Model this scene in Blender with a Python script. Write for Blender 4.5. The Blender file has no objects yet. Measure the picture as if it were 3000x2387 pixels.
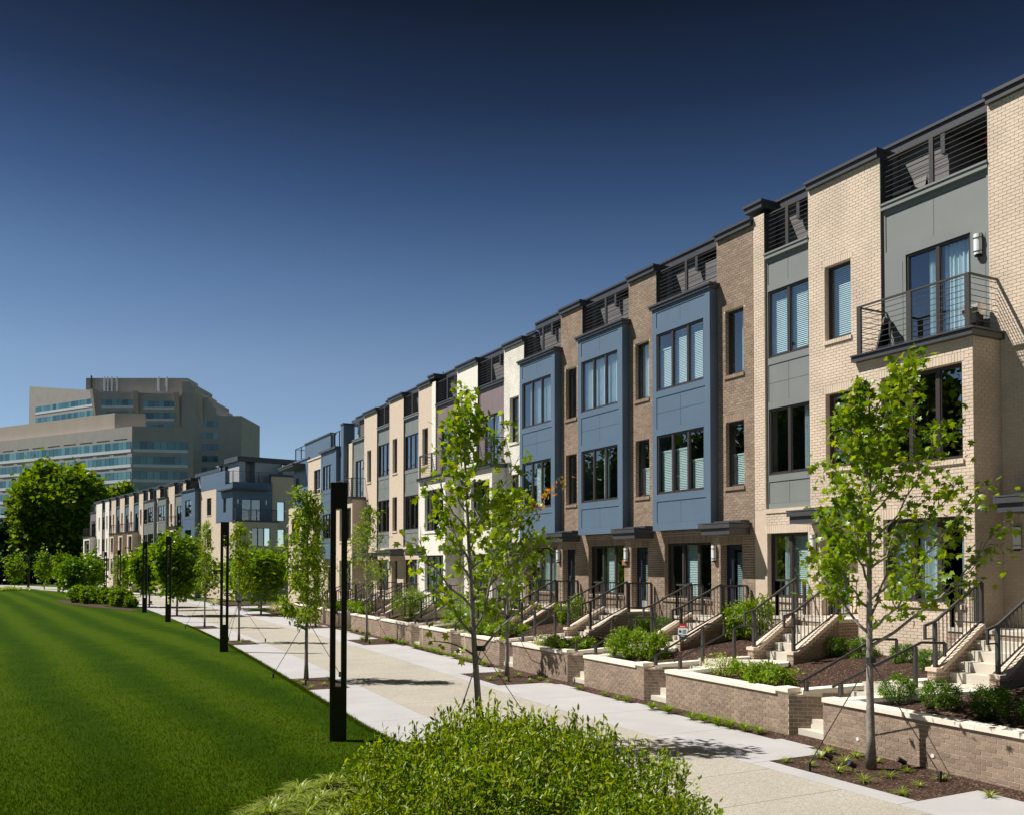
import bpy, math, random
import numpy as np
from mathutils import Vector, Matrix

S = bpy.context.scene
C = S.collection
R = math.radians
random.seed(7)
rng = np.random.default_rng(7)

# ------------------------------------------------------------------ camera, sky, sun, exposure
cam_d = bpy.data.cameras.new('camera')
cam = bpy.data.objects.new('camera', cam_d)
C.objects.link(cam)
S.camera = cam
cam_d.sensor_fit = 'HORIZONTAL'
cam_d.sensor_width = 36.0
cam_d.lens = 31.86
cam_d.shift_y = 0.132
cam_d.clip_start = 0.1
cam_d.clip_end = 3000
cam.location = (0, 0, 3.75)
YAW = R(27.97)
cam.rotation_euler = (R(90 + 1.4), 0, -YAW)

SUN = Vector((1.0, -0.75, -1.65)).normalized()        # the way the light travels
sun_d = bpy.data.lights.new('sun', 'SUN')
sun = bpy.data.objects.new('sun', sun_d)
C.objects.link(sun)
sun.rotation_euler = SUN.to_track_quat('-Z', 'Y').to_euler()
sun.location = (-30, 30, 60)
sun_d.energy = 5.0
sun_d.angle = R(0.5)
sun_d.color = (1.0, 0.945, 0.85)

W = bpy.data.worlds.new('World')
S.world = W
W.use_nodes = True
nt = W.node_tree
nt.nodes.clear()
wo = nt.nodes.new('ShaderNodeOutputWorld')
bg = nt.nodes.new('ShaderNodeBackground')
sky = nt.nodes.new('ShaderNodeTexSky')
sky.sky_type = 'NISHITA'
sky.sun_disc = False
sky.sun_elevation = math.asin(-SUN.z)
sky.sun_rotation = math.atan2(-SUN.x, -SUN.y)
sky.altitude = 2500
sky.air_density = 1.0
sky.dust_density = 0.3
sky.ozone_density = 2.5
# deep polarised sky: the Nishita sky, darkening steadily with height all the way round
tco = nt.nodes.new('ShaderNodeTexCoord')
sxyz = nt.nodes.new('ShaderNodeSeparateXYZ')
nt.links.new(tco.outputs['Generated'], sxyz.inputs[0])
rampn = nt.nodes.new('ShaderNodeValToRGB')
STOPS = [(0.0, (0.60, 0.66, 0.72)), (0.122, (0.66, 0.71, 0.76)), (0.208, (0.66, 0.70, 0.74)), (0.292, (0.44, 0.53, 0.62)), (0.375, (0.22, 0.30, 0.41)), (0.454, (0.105, 0.140, 0.20)), (0.53, (0.055, 0.064, 0.085)), (1.0, (0.05, 0.055, 0.075))]
while len(rampn.color_ramp.elements) < len(STOPS):
    rampn.color_ramp.elements.new(0.5)
for e, (p, c) in zip(rampn.color_ramp.elements, STOPS):
    e.position = p
    e.color = (c[0] * 1.12, c[1], c[2] * 0.88, 1)
nt.links.new(sxyz.outputs['Z'], rampn.inputs['Fac'])
mul = nt.nodes.new('ShaderNodeMix')
mul.data_type = 'RGBA'
mul.blend_type = 'MULTIPLY'
mul.inputs['Factor'].default_value = 1.0
nt.links.new(sky.outputs['Color'], mul.inputs['A'])
nt.links.new(rampn.outputs['Color'], mul.inputs['B'])
nt.links.new(mul.outputs['Result'], bg.inputs['Color'])
bg.inputs['Strength'].default_value = 0.10
nt.links.new(bg.outputs['Background'], wo.inputs['Surface'])

S.render.engine = 'CYCLES'
S.cycles.max_bounces = 6
S.cycles.transparent_max_bounces = 12
S.view_settings.view_transform = 'Standard'
S.view_settings.look = 'None'
S.view_settings.gamma = 1.0
S.view_settings.use_curve_mapping = False
S.view_settings.exposure = 0.5

# ------------------------------------------------------------------ materials
M = {}


def base_mat(name):
    m = bpy.data.materials.new(name)
    m.use_nodes = True
    t = m.node_tree
    return m, t, t.nodes['Principled BSDF']


def mat(name, col, rough=0.6, var=0.12, scale=3.0, bump=0.0, bscale=60.0, metal=0.0, spec=0.4, col2=None):
    """plain surface with soft mottling and fine relief"""
    m, t, b = base_mat(name)
    n, l = t.nodes, t.links
    b.inputs['Roughness'].default_value = rough
    b.inputs['Metallic'].default_value = metal
    b.inputs['Specular IOR Level'].default_value = spec
    tc = n.new('ShaderNodeTexCoord')
    nz = n.new('ShaderNodeTexNoise')
    nz.inputs['Scale'].default_value = scale
    nz.inputs['Detail'].default_value = 6
    l.new(tc.outputs['Object'], nz.inputs['Vector'])
    rp = n.new('ShaderNodeValToRGB')
    rp.color_ramp.elements[0].position = 0.3
    rp.color_ramp.elements[1].position = 0.7
    c2 = col2 or tuple(min(1, c * (1 + var)) for c in col)
    c1 = tuple(c * (1 - var) for c in col)
    rp.color_ramp.elements[0].color = (*c1, 1)
    rp.color_ramp.elements[1].color = (*c2, 1)
    l.new(nz.outputs['Fac'], rp.inputs['Fac'])
    l.new(rp.outputs['Color'], b.inputs['Base Color'])
    if bump:
        nb = n.new('ShaderNodeTexNoise')
        nb.inputs['Scale'].default_value = bscale
        nb.inputs['Detail'].default_value = 4
        l.new(tc.outputs['Object'], nb.inputs['Vector'])
        bp = n.new('ShaderNodeBump')
        bp.inputs['Strength'].default_value = bump
        bp.inputs['Distance'].default_value = 0.02
        l.new(nb.outputs['Fac'], bp.inputs['Height'])
        l.new(bp.outputs['Normal'], b.inputs['Normal'])
    M[name] = m
    return m


def island_random(t):
    """one random number per brick / leaf, whether it is an object or an island of a joined mesh"""
    n, l = t.nodes, t.links
    oi = n.new('ShaderNodeObjectInfo')
    ge = n.new('ShaderNodeNewGeometry')
    ad = n.new('ShaderNodeMath')
    ad.operation = 'ADD'
    l.new(oi.outputs['Random'], ad.inputs[0])
    l.new(ge.outputs['Random Per Island'], ad.inputs[1])
    fr = n.new('ShaderNodeMath')
    fr.operation = 'FRACT'
    l.new(ad.outputs[0], fr.inputs[0])
    return fr.outputs[0]


def ramp(t, stops, src):
    rp = t.nodes.new('ShaderNodeValToRGB')
    el = rp.color_ramp.elements
    while len(el) < len(stops):
        el.new(0.5)
    for e, (p, c) in zip(el, stops):
        e.position = p
        e.color = (*c, 1)
    t.links.new(src, rp.inputs['Fac'])
    return rp.outputs['Color']


def brick_unit_mat(name, stops, rough=0.85):
    m, t, b = base_mat(name)
    b.inputs['Roughness'].default_value = rough
    b.inputs['Specular IOR Level'].default_value = 0.25
    col = ramp(t, stops, island_random(t))
    nz = t.nodes.new('ShaderNodeTexNoise')
    nz.inputs['Scale'].default_value = 1.3
    nz.inputs['Detail'].default_value = 8
    ge = t.nodes.new('ShaderNodeNewGeometry')
    t.links.new(ge.outputs['Position'], nz.inputs['Vector'])
    mp = t.nodes.new('ShaderNodeMapRange')
    mp.inputs['From Min'].default_value = 0.3
    mp.inputs['From Max'].default_value = 0.7
    mp.inputs['To Min'].default_value = 0.88
    mp.inputs['To Max'].default_value = 1.1
    t.links.new(nz.outputs['Fac'], mp.inputs['Value'])
    mx = t.nodes.new('ShaderNodeMix')
    mx.data_type = 'RGBA'
    mx.blend_type = 'MULTIPLY'
    mx.inputs['Factor'].default_value = 1
    t.links.new(col, mx.inputs['A'])
    t.links.new(mp.outputs['Result'], mx.inputs['B'])
    t.links.new(mx.outputs['Result'], b.inputs['Base Color'])
    nb = t.nodes.new('ShaderNodeTexNoise')
    nb.inputs['Scale'].default_value = 45
    t.links.new(ge.outputs['Position'], nb.inputs['Vector'])
    bp = t.nodes.new('ShaderNodeBump')
    bp.inputs['Strength'].default_value = 0.35
    bp.inputs['Distance'].default_value = 0.01
    t.links.new(nb.outputs['Fac'], bp.inputs['Height'])
    t.links.new(bp.outputs['Normal'], b.inputs['Normal'])
    M[name] = m


def brick_tex_mat(name, c1, c2, mortar, squash=1.0):
    """brickwork too far away to lay brick by brick"""
    m, t, b = base_mat(name)
    n, l = t.nodes, t.links
    b.inputs['Roughness'].default_value = 0.85
    b.inputs['Specular IOR Level'].default_value = 0.25
    tc = n.new('ShaderNodeTexCoord')
    sp = n.new('ShaderNodeSeparateXYZ')
    l.new(tc.outputs['Object'], sp.inputs[0])
    ad = n.new('ShaderNodeMath')
    ad.operation = 'ADD'
    l.new(sp.outputs['X'], ad.inputs[0])
    l.new(sp.outputs['Y'], ad.inputs[1])
    cb = n.new('ShaderNodeCombineXYZ')
    l.new(ad.outputs[0], cb.inputs['X'])
    l.new(sp.outputs['Z'], cb.inputs['Y'])
    br = n.new('ShaderNodeTexBrick')
    br.inputs['Scale'].default_value = 1.0
    br.inputs['Brick Width'].default_value = 0.2032
    br.inputs['Row Height'].default_value = 0.0813
    br.inputs['Mortar Size'].default_value = 0.006
    br.inputs['Mortar Smooth'].default_value = 0.3
    br.inputs['Color1'].default_value = (*c1, 1)
    br.inputs['Color2'].default_value = (*c2, 1)
    br.inputs['Mortar'].default_value = (*mortar, 1)
    l.new(cb.outputs[0], br.inputs['Vector'])
    l.new(br.outputs['Color'], b.inputs['Base Color'])
    bp = n.new('ShaderNodeBump')
    bp.invert = True
    bp.inputs['Strength'].default_value = 0.5
    bp.inputs['Distance'].default_value = 0.01
    l.new(br.outputs['Fac'], bp.inputs['Height'])
    l.new(bp.outputs['Normal'], b.inputs['Normal'])
    M[name] = m


BROWN = [(0.0, (0.235, 0.175, 0.138)), (0.3, (0.270, 0.203, 0.160)), (0.7, (0.300, 0.225, 0.177)), (1.0, (0.340, 0.252, 0.196))]
BEIGE = [(0.0, (0.635, 0.525, 0.43)), (0.5, (0.66, 0.55, 0.45)), (1.0, (0.69, 0.575, 0.475))]
WHITE = [(0.0, (0.78, 0.745, 0.68)), (1.0, (0.86, 0.83, 0.77))]
brick_unit_mat('brown_brick', BROWN)
brick_unit_mat('beige_brick', BEIGE)
brick_unit_mat('white_brick', WHITE)
mat('brown_mortar', (0.70, 0.615, 0.485), 0.9, 0.1, 9)
mat('beige_mortar', (0.58, 0.475, 0.385), 0.9, 0.06, 5)
mat('white_mortar', (0.72, 0.69, 0.63), 0.9, 0.06, 5)
brick_tex_mat('brown_brickwork', (0.245, 0.183, 0.144), (0.315, 0.234, 0.184), (0.64, 0.56, 0.44))
brick_tex_mat('beige_brickwork', (0.645, 0.535, 0.437), (0.675, 0.56, 0.46), (0.54, 0.44, 0.355))
brick_tex_mat('white_brickwork', (0.82, 0.79, 0.73), (0.86, 0.83, 0.77), (0.66, 0.63, 0.57))
mat('blue_panel', (0.108, 0.163, 0.240), 0.45, 0.05, 1.2, 0.04, 40)
mat('grey_panel', (0.205, 0.222, 0.222), 0.5, 0.05, 1.2, 0.04, 40)
mat('mauve_panel', (0.225, 0.175, 0.190), 0.5, 0.05, 1.2, 0.04, 40)
mat('dark_trim', (0.066, 0.067, 0.078), 0.4, 0.08, 2)
mat('bronze_frame', (0.052, 0.045, 0.046), 0.35, 0.06, 4)
mat('railing_metal', (0.060, 0.057, 0.058), 0.4, 0.08, 6)
mat('lamp_metal', (0.018, 0.013, 0.011), 0.35, 0.15, 5)
mat('grey_siding', (0.15, 0.143, 0.150), 0.6, 0.06, 2)
mat('pale_siding', (0.42, 0.43, 0.45), 0.6, 0.05, 2)
mat('dark_siding', (0.045, 0.046, 0.058), 0.6, 0.08, 2)
mat('dark_room', (0.055, 0.052, 0.050), 0.9, 0.1, 2)
mat('roof_membrane', (0.30, 0.30, 0.31), 0.8, 0.1, 1)
mat('concrete', (0.40, 0.395, 0.41), 0.85, 0.07, 0.8, 0.25, 90)
mat('step_concrete', (0.56, 0.52, 0.455), 0.85, 0.07, 2.0, 0.2, 60)
mat('limestone', (0.78, 0.72, 0.63), 0.8, 0.05, 3, 0.15, 60)
mat('navy_door', (0.020, 0.030, 0.055), 0.35, 0.08, 4)
mat('door_kick', (0.30, 0.32, 0.36), 0.4, 0.08, 4)
mat('blind_white', (0.78, 0.80, 0.80), 0.7, 0.04, 3)
mat('curtain_white', (0.74, 0.77, 0.80), 0.8, 0.05, 3)
mat('curtain_grey', (0.34, 0.38, 0.40), 0.8, 0.08, 3)
mat('opal_glass', (0.80, 0.82, 0.86), 0.25, 0.03, 3)
mat('chrome', (0.6, 0.6, 0.62), 0.2, 0.05, 3, metal=1.0)
mat('copper', (0.33, 0.15, 0.07), 0.45, 0.3, 30)
mat('red_gloss', (0.35, 0.02, 0.02), 0.25, 0.1, 5)
mat('black_plastic', (0.015, 0.015, 0.017), 0.4, 0.2, 5)
mat('sign_red', (0.55, 0.02, 0.03), 0.4, 0.08, 20)
mat('sign_white', (0.78, 0.80, 0.83), 0.4, 0.05, 20)
mat('sign_navy', (0.015, 0.045, 0.10), 0.4, 0.08, 20)
mat('office_stone', (0.37, 0.345, 0.335), 0.8, 0.06, 0.4)
mat('office_stone_light', (0.42, 0.36, 0.31), 0.8, 0.05, 0.3)
mat('office_white', (0.62, 0.66, 0.74), 0.6, 0.03, 0.4)
mat('bark', (0.26, 0.235, 0.215), 0.9, 0.35, 9, 0.6, 40)
mat('dark_bark', (0.055, 0.045, 0.038), 0.9, 0.3, 9, 0.6, 40)
mat('strap', (0.035, 0.034, 0.032), 0.7, 0.2, 8)


def glass_mat(name, r0, tint, gcol=(0.95, 0.97, 1.0)):
    m = bpy.data.materials.new(name)
    m.use_nodes = True
    t = m.node_tree
    n, l = t.nodes, t.links
    n.clear()
    o = n.new('ShaderNodeOutputMaterial')
    tr = n.new('ShaderNodeBsdfTransparent')
    tr.inputs['Color'].default_value = (*tint, 1)
    gl = n.new('ShaderNodeBsdfGlossy')
    gl.inputs['Roughness'].default_value = 0.0
    gl.inputs['Color'].default_value = (*gcol, 1)
    tc = n.new('ShaderNodeTexCoord')
    nz = n.new('ShaderNodeTexNoise')
    nz.inputs['Scale'].default_value = 0.8
    l.new(tc.outputs['Object'], nz.inputs['Vector'])
    bp = n.new('ShaderNodeBump')
    bp.inputs['Strength'].default_value = 0.06
    bp.inputs['Distance'].default_value = 0.03
    l.new(nz.outputs['Fac'], bp.inputs['Height'])
    l.new(bp.outputs['Normal'], gl.inputs['Normal'])
    lw = n.new('ShaderNodeLayerWeight')                 # the same from both sides, so that sunlight gets in
    lw.inputs['Blend'].default_value = 0.5
    pw = n.new('ShaderNodeMath')
    pw.operation = 'POWER'
    pw.inputs[1].default_value = 4.0
    l.new(lw.outputs['Facing'], pw.inputs[0])
    fr = n.new('ShaderNodeMapRange')
    fr.inputs['To Min'].default_value = r0
    l.new(pw.outputs[0], fr.inputs['Value'])
    mx = n.new('ShaderNodeMixShader')
    l.new(fr.outputs[0], mx.inputs['Fac'])
    l.new(tr.outputs[0], mx.inputs[1])
    l.new(gl.outputs[0], mx.inputs[2])
    l.new(mx.outputs[0], o.inputs['Surface'])
    M[name] = m


glass_mat('window_glass', 0.22, (0.78, 0.92, 0.94))


def office_glass():
    m, t, b = base_mat('office_glass')
    b.inputs['Roughness'].default_value = 0.12
    b.inputs['Specular IOR Level'].default_value = 0.8
    c = ramp(t, [(0.0, (0.020, 0.085, 0.130)), (0.35, (0.045, 0.155, 0.205)), (0.75, (0.085, 0.235, 0.285)), (1.0, (0.16, 0.34, 0.38))], island_random(t))
    t.links.new(c, b.inputs['Base Color'])
    M['office_glass'] = m


office_glass()


def leaf_mat(name, stops, trans=0.45, gloss=0.05):
    m = bpy.data.materials.new(name)
    m.use_nodes = True
    t = m.node_tree
    n, l = t.nodes, t.links
    n.clear()
    o = n.new('ShaderNodeOutputMaterial')
    c = ramp(t, stops, island_random(t))
    d = n.new('ShaderNodeBsdfDiffuse')
    tr = n.new('ShaderNodeBsdfTranslucent')
    l.new(c, d.inputs['Color'])
    hs = n.new('ShaderNodeHueSaturation')
    hs.inputs['Hue'].default_value = 0.485
    hs.inputs['Saturation'].default_value = 1.1
    hs.inputs['Value'].default_value = 1.5
    l.new(c, hs.inputs['Color'])
    l.new(hs.outputs[0], tr.inputs['Color'])
    mx = n.new('ShaderNodeMixShader')
    mx.inputs['Fac'].default_value = trans
    l.new(d.outputs[0], mx.inputs[1])
    l.new(tr.outputs[0], mx.inputs[2])
    g = n.new('ShaderNodeBsdfGlossy')
    g.inputs['Roughness'].default_value = 0.35
    g.inputs['Color'].default_value = (0.9, 0.95, 0.9, 1)
    m2 = n.new('ShaderNodeMixShader')
    m2.inputs['Fac'].default_value = gloss
    l.new(mx.outputs[0], m2.inputs[1])
    l.new(g.outputs[0], m2.inputs[2])
    l.new(m2.outputs[0], o.inputs['Surface'])
    M[name] = m


leaf_mat('maple_leaf', [(0.0, (0.085, 0.165, 0.010)), (0.4, (0.150, 0.260, 0.013)), (0.8, (0.235, 0.335, 0.018)), (1.0, (0.31, 0.36, 0.03))], 0.45, 0.02)
leaf_mat('rust_leaf', [(0.0, (0.20, 0.22, 0.02)), (0.5, (0.42, 0.24, 0.03)), (1.0, (0.52, 0.20, 0.05))], 0.45, 0.02)
leaf_mat('round_tree_leaf', [(0.0, (0.065, 0.150, 0.008)), (0.5, (0.125, 0.240, 0.010)), (1.0, (0.23, 0.33, 0.02))], 0.4, 0.02)
leaf_mat('boxwood_leaf', [(0.0, (0.040, 0.110, 0.006)), (0.5, (0.085, 0.190, 0.009)), (0.85, (0.140, 0.270, 0.014)), (1.0, (0.22, 0.33, 0.03))], 0.35, 0.03)
leaf_mat('hedge_leaf', [(0.0, (0.075, 0.150, 0.008)), (0.45, (0.165, 0.265, 0.012)), (0.8, (0.260, 0.345, 0.020)), (1.0, (0.36, 0.39, 0.05))], 0.42, 0.02)
leaf_mat('shrub_leaf', [(0.0, (0.080, 0.170, 0.008)), (0.5, (0.160, 0.285, 0.014)), (1.0, (0.28, 0.37, 0.03))], 0.4, 0.02)
leaf_mat('big_tree_leaf', [(0.0, (0.055, 0.115, 0.005)), (0.5, (0.120, 0.215, 0.008)), (1.0, (0.230, 0.310, 0.014))], 0.38, 0.015)
leaf_mat('dark_wood_leaf', [(0.0, (0.010, 0.026, 0.005)), (0.6, (0.022, 0.052, 0.008)), (1.0, (0.045, 0.095, 0.012))], 0.25, 0.01)
leaf_mat('reflected_leaf', [(0.0, (0.02, 0.045, 0.005)), (0.6, (0.045, 0.09, 0.008)), (1.0, (0.08, 0.14, 0.012))], 0.3, 0.01)
leaf_mat('lily_leaf', [(0.0, (0.14, 0.22, 0.02)), (0.5, (0.25, 0.34, 0.04)), (1.0, (0.42, 0.45, 0.14))], 0.4, 0.03)
leaf_mat('pale_grass_leaf', [(0.0, (0.34, 0.36, 0.15)), (1.0, (0.58, 0.55, 0.34))], 0.4, 0.03)
leaf_mat('lawn_blade', [(0.0, (0.028, 0.062, 0.002)), (0.5, (0.046, 0.088, 0.002)), (1.0, (0.075, 0.120, 0.006))], 0.25, 0.0)


def lawn_mat():
    m, t, b = base_mat('lawn_grass')
    n, l = t.nodes, t.links
    b.inputs['Roughness'].default_value = 0.9
    b.inputs['Specular IOR Level'].default_value = 0.03
    ge = n.new('ShaderNodeNewGeometry')
    mpn = n.new('ShaderNodeMapping')
    mpn.inputs['Rotation'].default_value = (0, 0, R(-4))
    l.new(ge.outputs['Position'], mpn.inputs['Vector'])
    wv = n.new('ShaderNodeTexWave')                    # mowing stripes
    wv.wave_type = 'BANDS'
    wv.bands_direction = 'X'
    wv.inputs['Scale'].default_value = 0.115
    wv.inputs['Distortion'].default_value = 2.2
    wv.inputs['Detail'].default_value = 3
    wv.inputs['Detail Scale'].default_value = 0.4
    l.new(mpn.outputs[0], wv.inputs['Vector'])
    nz = n.new('ShaderNodeTexNoise')
    nz.inputs['Scale'].default_value = 0.7
    nz.inputs['Detail'].default_value = 9
    nz.inputs['Roughness'].default_value = 0.7
    l.new(ge.outputs['Position'], nz.inputs['Vector'])
    a = n.new('ShaderNodeMix')
    a.data_type = 'FLOAT'
    a.inputs['Factor'].default_value = 0.72
    l.new(wv.outputs['Fac'], a.inputs['A'])
    l.new(nz.outputs['Fac'], a.inputs['B'])
    c = ramp(t, [(0.25, (0.020, 0.052, 0.003)), (0.46, (0.034, 0.074, 0.002)), (0.60, (0.052, 0.096, 0.002)), (0.82, (0.058, 0.092, 0.012))], a.outputs['Result'])
    n3 = n.new('ShaderNodeTexNoise')
    n3.inputs['Scale'].default_value = 55
    n3.inputs['Detail'].default_value = 3
    l.new(ge.outputs['Position'], n3.inputs['Vector'])
    mp = n.new('ShaderNodeMapRange')
    mp.inputs['From Min'].default_value = 0.25
    mp.inputs['From Max'].default_value = 0.75
    mp.inputs['To Min'].default_value = 0.6
    mp.inputs['To Max'].default_value = 1.35
    l.new(n3.outputs['Fac'], mp.inputs['Value'])
    mx = n.new('ShaderNodeMix')
    mx.data_type = 'RGBA'
    mx.blend_type = 'MULTIPLY'
    mx.inputs['Factor'].default_value = 1
    l.new(c, mx.inputs['A'])
    l.new(mp.outputs['Result'], mx.inputs['B'])
    l.new(mx.outputs['Result'], b.inputs['Base Color'])
    bp = n.new('ShaderNodeBump')
    bp.inputs['Strength'].default_value = 0.9
    bp.inputs['Distance'].default_value = 0.05
    l.new(n3.outputs['Fac'], bp.inputs['Height'])
    l.new(bp.outputs['Normal'], b.inputs['Normal'])
    M['lawn_grass'] = m


lawn_mat()


def speckle_mat(name, stops, scale, bump, rough=0.9, dirt=None):
    m, t, b = base_mat(name)
    n, l = t.nodes, t.links
    b.inputs['Roughness'].default_value = rough
    b.inputs['Specular IOR Level'].default_value = 0.2
    ge = n.new('ShaderNodeNewGeometry')
    vo = n.new('ShaderNodeTexVoronoi')
    vo.inputs['Scale'].default_value = scale
    l.new(ge.outputs['Position'], vo.inputs['Vector'])
    sp = n.new('ShaderNodeSeparateColor')
    l.new(vo.outputs['Color'], sp.inputs[0])
    c = ramp(t, stops, sp.outputs[0])
    if dirt:
        nz = n.new('ShaderNodeTexNoise')
        nz.inputs['Scale'].default_value = 0.6
        nz.inputs['Detail'].default_value = 7
        l.new(ge.outputs['Position'], nz.inputs['Vector'])
        mp = n.new('ShaderNodeMapRange')
        mp.inputs['From Min'].default_value = 0.3
        mp.inputs['From Max'].default_value = 0.7
        mp.inputs['To Min'].default_value = 1 - dirt
        mp.inputs['To Max'].default_value = 1 + dirt * 0.6
        l.new(nz.outputs['Fac'], mp.inputs['Value'])
        mx = n.new('ShaderNodeMix')
        mx.data_type = 'RGBA'
        mx.blend_type = 'MULTIPLY'
        mx.inputs['Factor'].default_value = 1
        l.new(c, mx.inputs['A'])
        l.new(mp.outputs['Result'], mx.inputs['B'])
        c = mx.outputs['Result']
    l.new(c, b.inputs['Base Color'])
    bp = n.new('ShaderNodeBump')
    bp.inputs['Strength'].default_value = bump
    bp.inputs['Distance'].default_value = 0.02
    l.new(vo.outputs['Distance'], bp.inputs['Height'])
    l.new(bp.outputs['Normal'], b.inputs['Normal'])
    M[name] = m


speckle_mat('aggregate', [(0.0, (0.27, 0.245, 0.205)), (0.3, (0.355, 0.33, 0.285)), (0.8, (0.405, 0.38, 0.335)), (1.0, (0.48, 0.46, 0.42))], 55, 0.2, dirt=0.08)
speckle_mat('mulch', [(0.0, (0.020, 0.011, 0.008)), (0.5, (0.055, 0.030, 0.022)), (0.9, (0.100, 0.056, 0.042)), (1.0, (0.24, 0.17, 0.13))], 38, 0.9, dirt=0.15)
speckle_mat('meadow', [(0.0, (0.03, 0.06, 0.008)), (1.0, (0.06, 0.10, 0.015))], 3, 0.2, dirt=0.2)


# ------------------------------------------------------------------ mesh helpers
class MB:
    def __init__(s):
        s.v = []
        s.f = []

    def box(s, x0, x1, y0, y1, z0, z1):
        i = len(s.v)
        s.v += [(x0, y0, z0), (x1, y0, z0), (x1, y1, z0), (x0, y1, z0), (x0, y0, z1), (x1, y0, z1), (x1, y1, z1), (x0, y1, z1)]
        s.f += [(i, i + 3, i + 2, i + 1), (i + 4, i + 5, i + 6, i + 7), (i, i + 1, i + 5, i + 4), (i + 1, i + 2, i + 6, i + 5), (i + 2, i + 3, i + 7, i + 6), (i + 3, i, i + 4, i + 7)]
        return s

    def quad(s, a, b, c, d):
        i = len(s.v)
        s.v += [tuple(a), tuple(b), tuple(c), tuple(d)]
        s.f.append((i, i + 1, i + 2, i + 3))
        return s

    def prism(s, poly, h, axis='y'):
        """polygon (list of 3d points) extruded by vector h"""
        i = len(s.v)
        n = len(poly)
        s.v += [tuple(p) for p in poly]
        s.v += [tuple(Vector(p) + Vector(h)) for p in poly]
        s.f.append(tuple(range(i, i + n))[::-1])
        s.f.append(tuple(range(i + n, i + 2 * n)))
        for k in range(n):
            s.f.append((i + k, i + (k + 1) % n, i + n + (k + 1) % n, i + n + k))
        return s

    def bar(s, p, q, w, h=None, up=(0, 0, 1)):
        """rectangular bar from p to q"""
        h = h or w
        p, q = Vector(p), Vector(q)
        d = (q - p).normalized()
        u = Vector(up)
        if abs(d.dot(u)) > 0.98:
            u = Vector((1, 0, 0))
        a = d.cross(u).normalized() * (w / 2)
        b = a.cross(d).normalized() * (h / 2)
        i = len(s.v)
        for c in (p, q):
            s.v += [tuple(c - a - b), tuple(c + a - b), tuple(c + a + b), tuple(c - a + b)]
        s.f += [(i, i + 3, i + 2, i + 1), (i + 4, i + 5, i + 6, i + 7), (i, i + 1, i + 5, i + 4), (i + 1, i + 2, i + 6, i + 5), (i + 2, i + 3, i + 7, i + 6), (i + 3, i, i + 4, i + 7)]
        return s

    def tube(s, pts, rad, n=6):
        pts = [Vector(p) for p in pts]
        base = len(s.v)
        for k, p in enumerate(pts):
            d = (pts[min(k + 1, len(pts) - 1)] - pts[max(k - 1, 0)])
            if d.length < 1e-6:
                d = Vector((0, 0, 1))
            d.normalize()
            u = Vector((1, 0, 0)) if abs(d.x) < 0.9 else Vector((0, 1, 0))
            a = d.cross(u).normalized()
            b = d.cross(a)
            for j in range(n):
                t = 2 * math.pi * j / n
                s.v.append(tuple(p + (a * math.cos(t) + b * math.sin(t)) * rad[k]))
        for k in range(len(pts) - 1):
            for j in range(n):
                s.f.append((base + k * n + j, base + k * n + (j + 1) % n, base + (k + 1) * n + (j + 1) % n, base + (k + 1) * n + j))
        s.f.append(tuple(base + j for j in range(n))[::-1])
        s.f.append(tuple(base + (len(pts) - 1) * n + j for j in range(n)))
        return s

    def mesh(s, name, mats):
        me = bpy.data.meshes.new(name)
        me.from_pydata(s.v, [], s.f)
        for m in (mats if isinstance(mats, (list, tuple)) else [mats]):
            me.materials.append(M[m])
        me.validate()
        me.update()
        return me

    def build(s, name, m, parent=None, loc=None, smooth=False):
        me = s.mesh(name, m)
        if smooth:
            me.polygons.foreach_set('use_smooth', [True] * len(me.polygons))
        return link(name, me, parent, loc)


def link(name, me, parent=None, loc=None, rot=None, scale=None):
    o = bpy.data.objects.new(name, me)
    C.objects.link(o)
    if parent:
        o.parent = parent
    if loc is not None:
        o.location = loc
    if rot is not None:
        o.rotation_euler = rot
    if scale is not None:
        o.scale = scale
    return o


def tag(o, label=None, cat=None, group=None, kind=None):
    if label:
        o['label'] = label
    if cat:
        o['category'] = cat
    if group:
        o['group'] = group
    if kind:
        o['kind'] = kind
    return o


def empty(name, loc, label, cat, group=None, rz=0.0):
    o = bpy.data.objects.new(name, None)
    o.empty_display_size = 0.3
    C.objects.link(o)
    o.location = loc
    o.rotation_euler = (0, 0, rz)
    return tag(o, label, cat, group)


def copy_tree(o, parent=None):
    c = o.copy()
    C.objects.link(c)
    if parent:
        c.parent = parent
    for ch in list(o.children):
        copy_tree(ch, c)
    return c


def np_mesh(name, V, F, m, flat=False):
    """V (n,3), F (k,q) all faces with q corners"""
    me = bpy.data.meshes.new(name)
    V = np.asarray(V, dtype=np.float32)
    F = np.asarray(F, dtype=np.int32)
    me.vertices.add(len(V))
    me.vertices.foreach_set('co', V.ravel())
    k, q = F.shape
    me.loops.add(k * q)
    me.loops.foreach_set('vertex_index', F.ravel())
    me.polygons.add(k)
    me.polygons.foreach_set('loop_start', np.arange(0, k * q, q, dtype=np.int32))
    me.materials.append(M[m])
    me.update(calc_edges=True)
    if flat:
        me.shade_flat()
    return me


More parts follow.
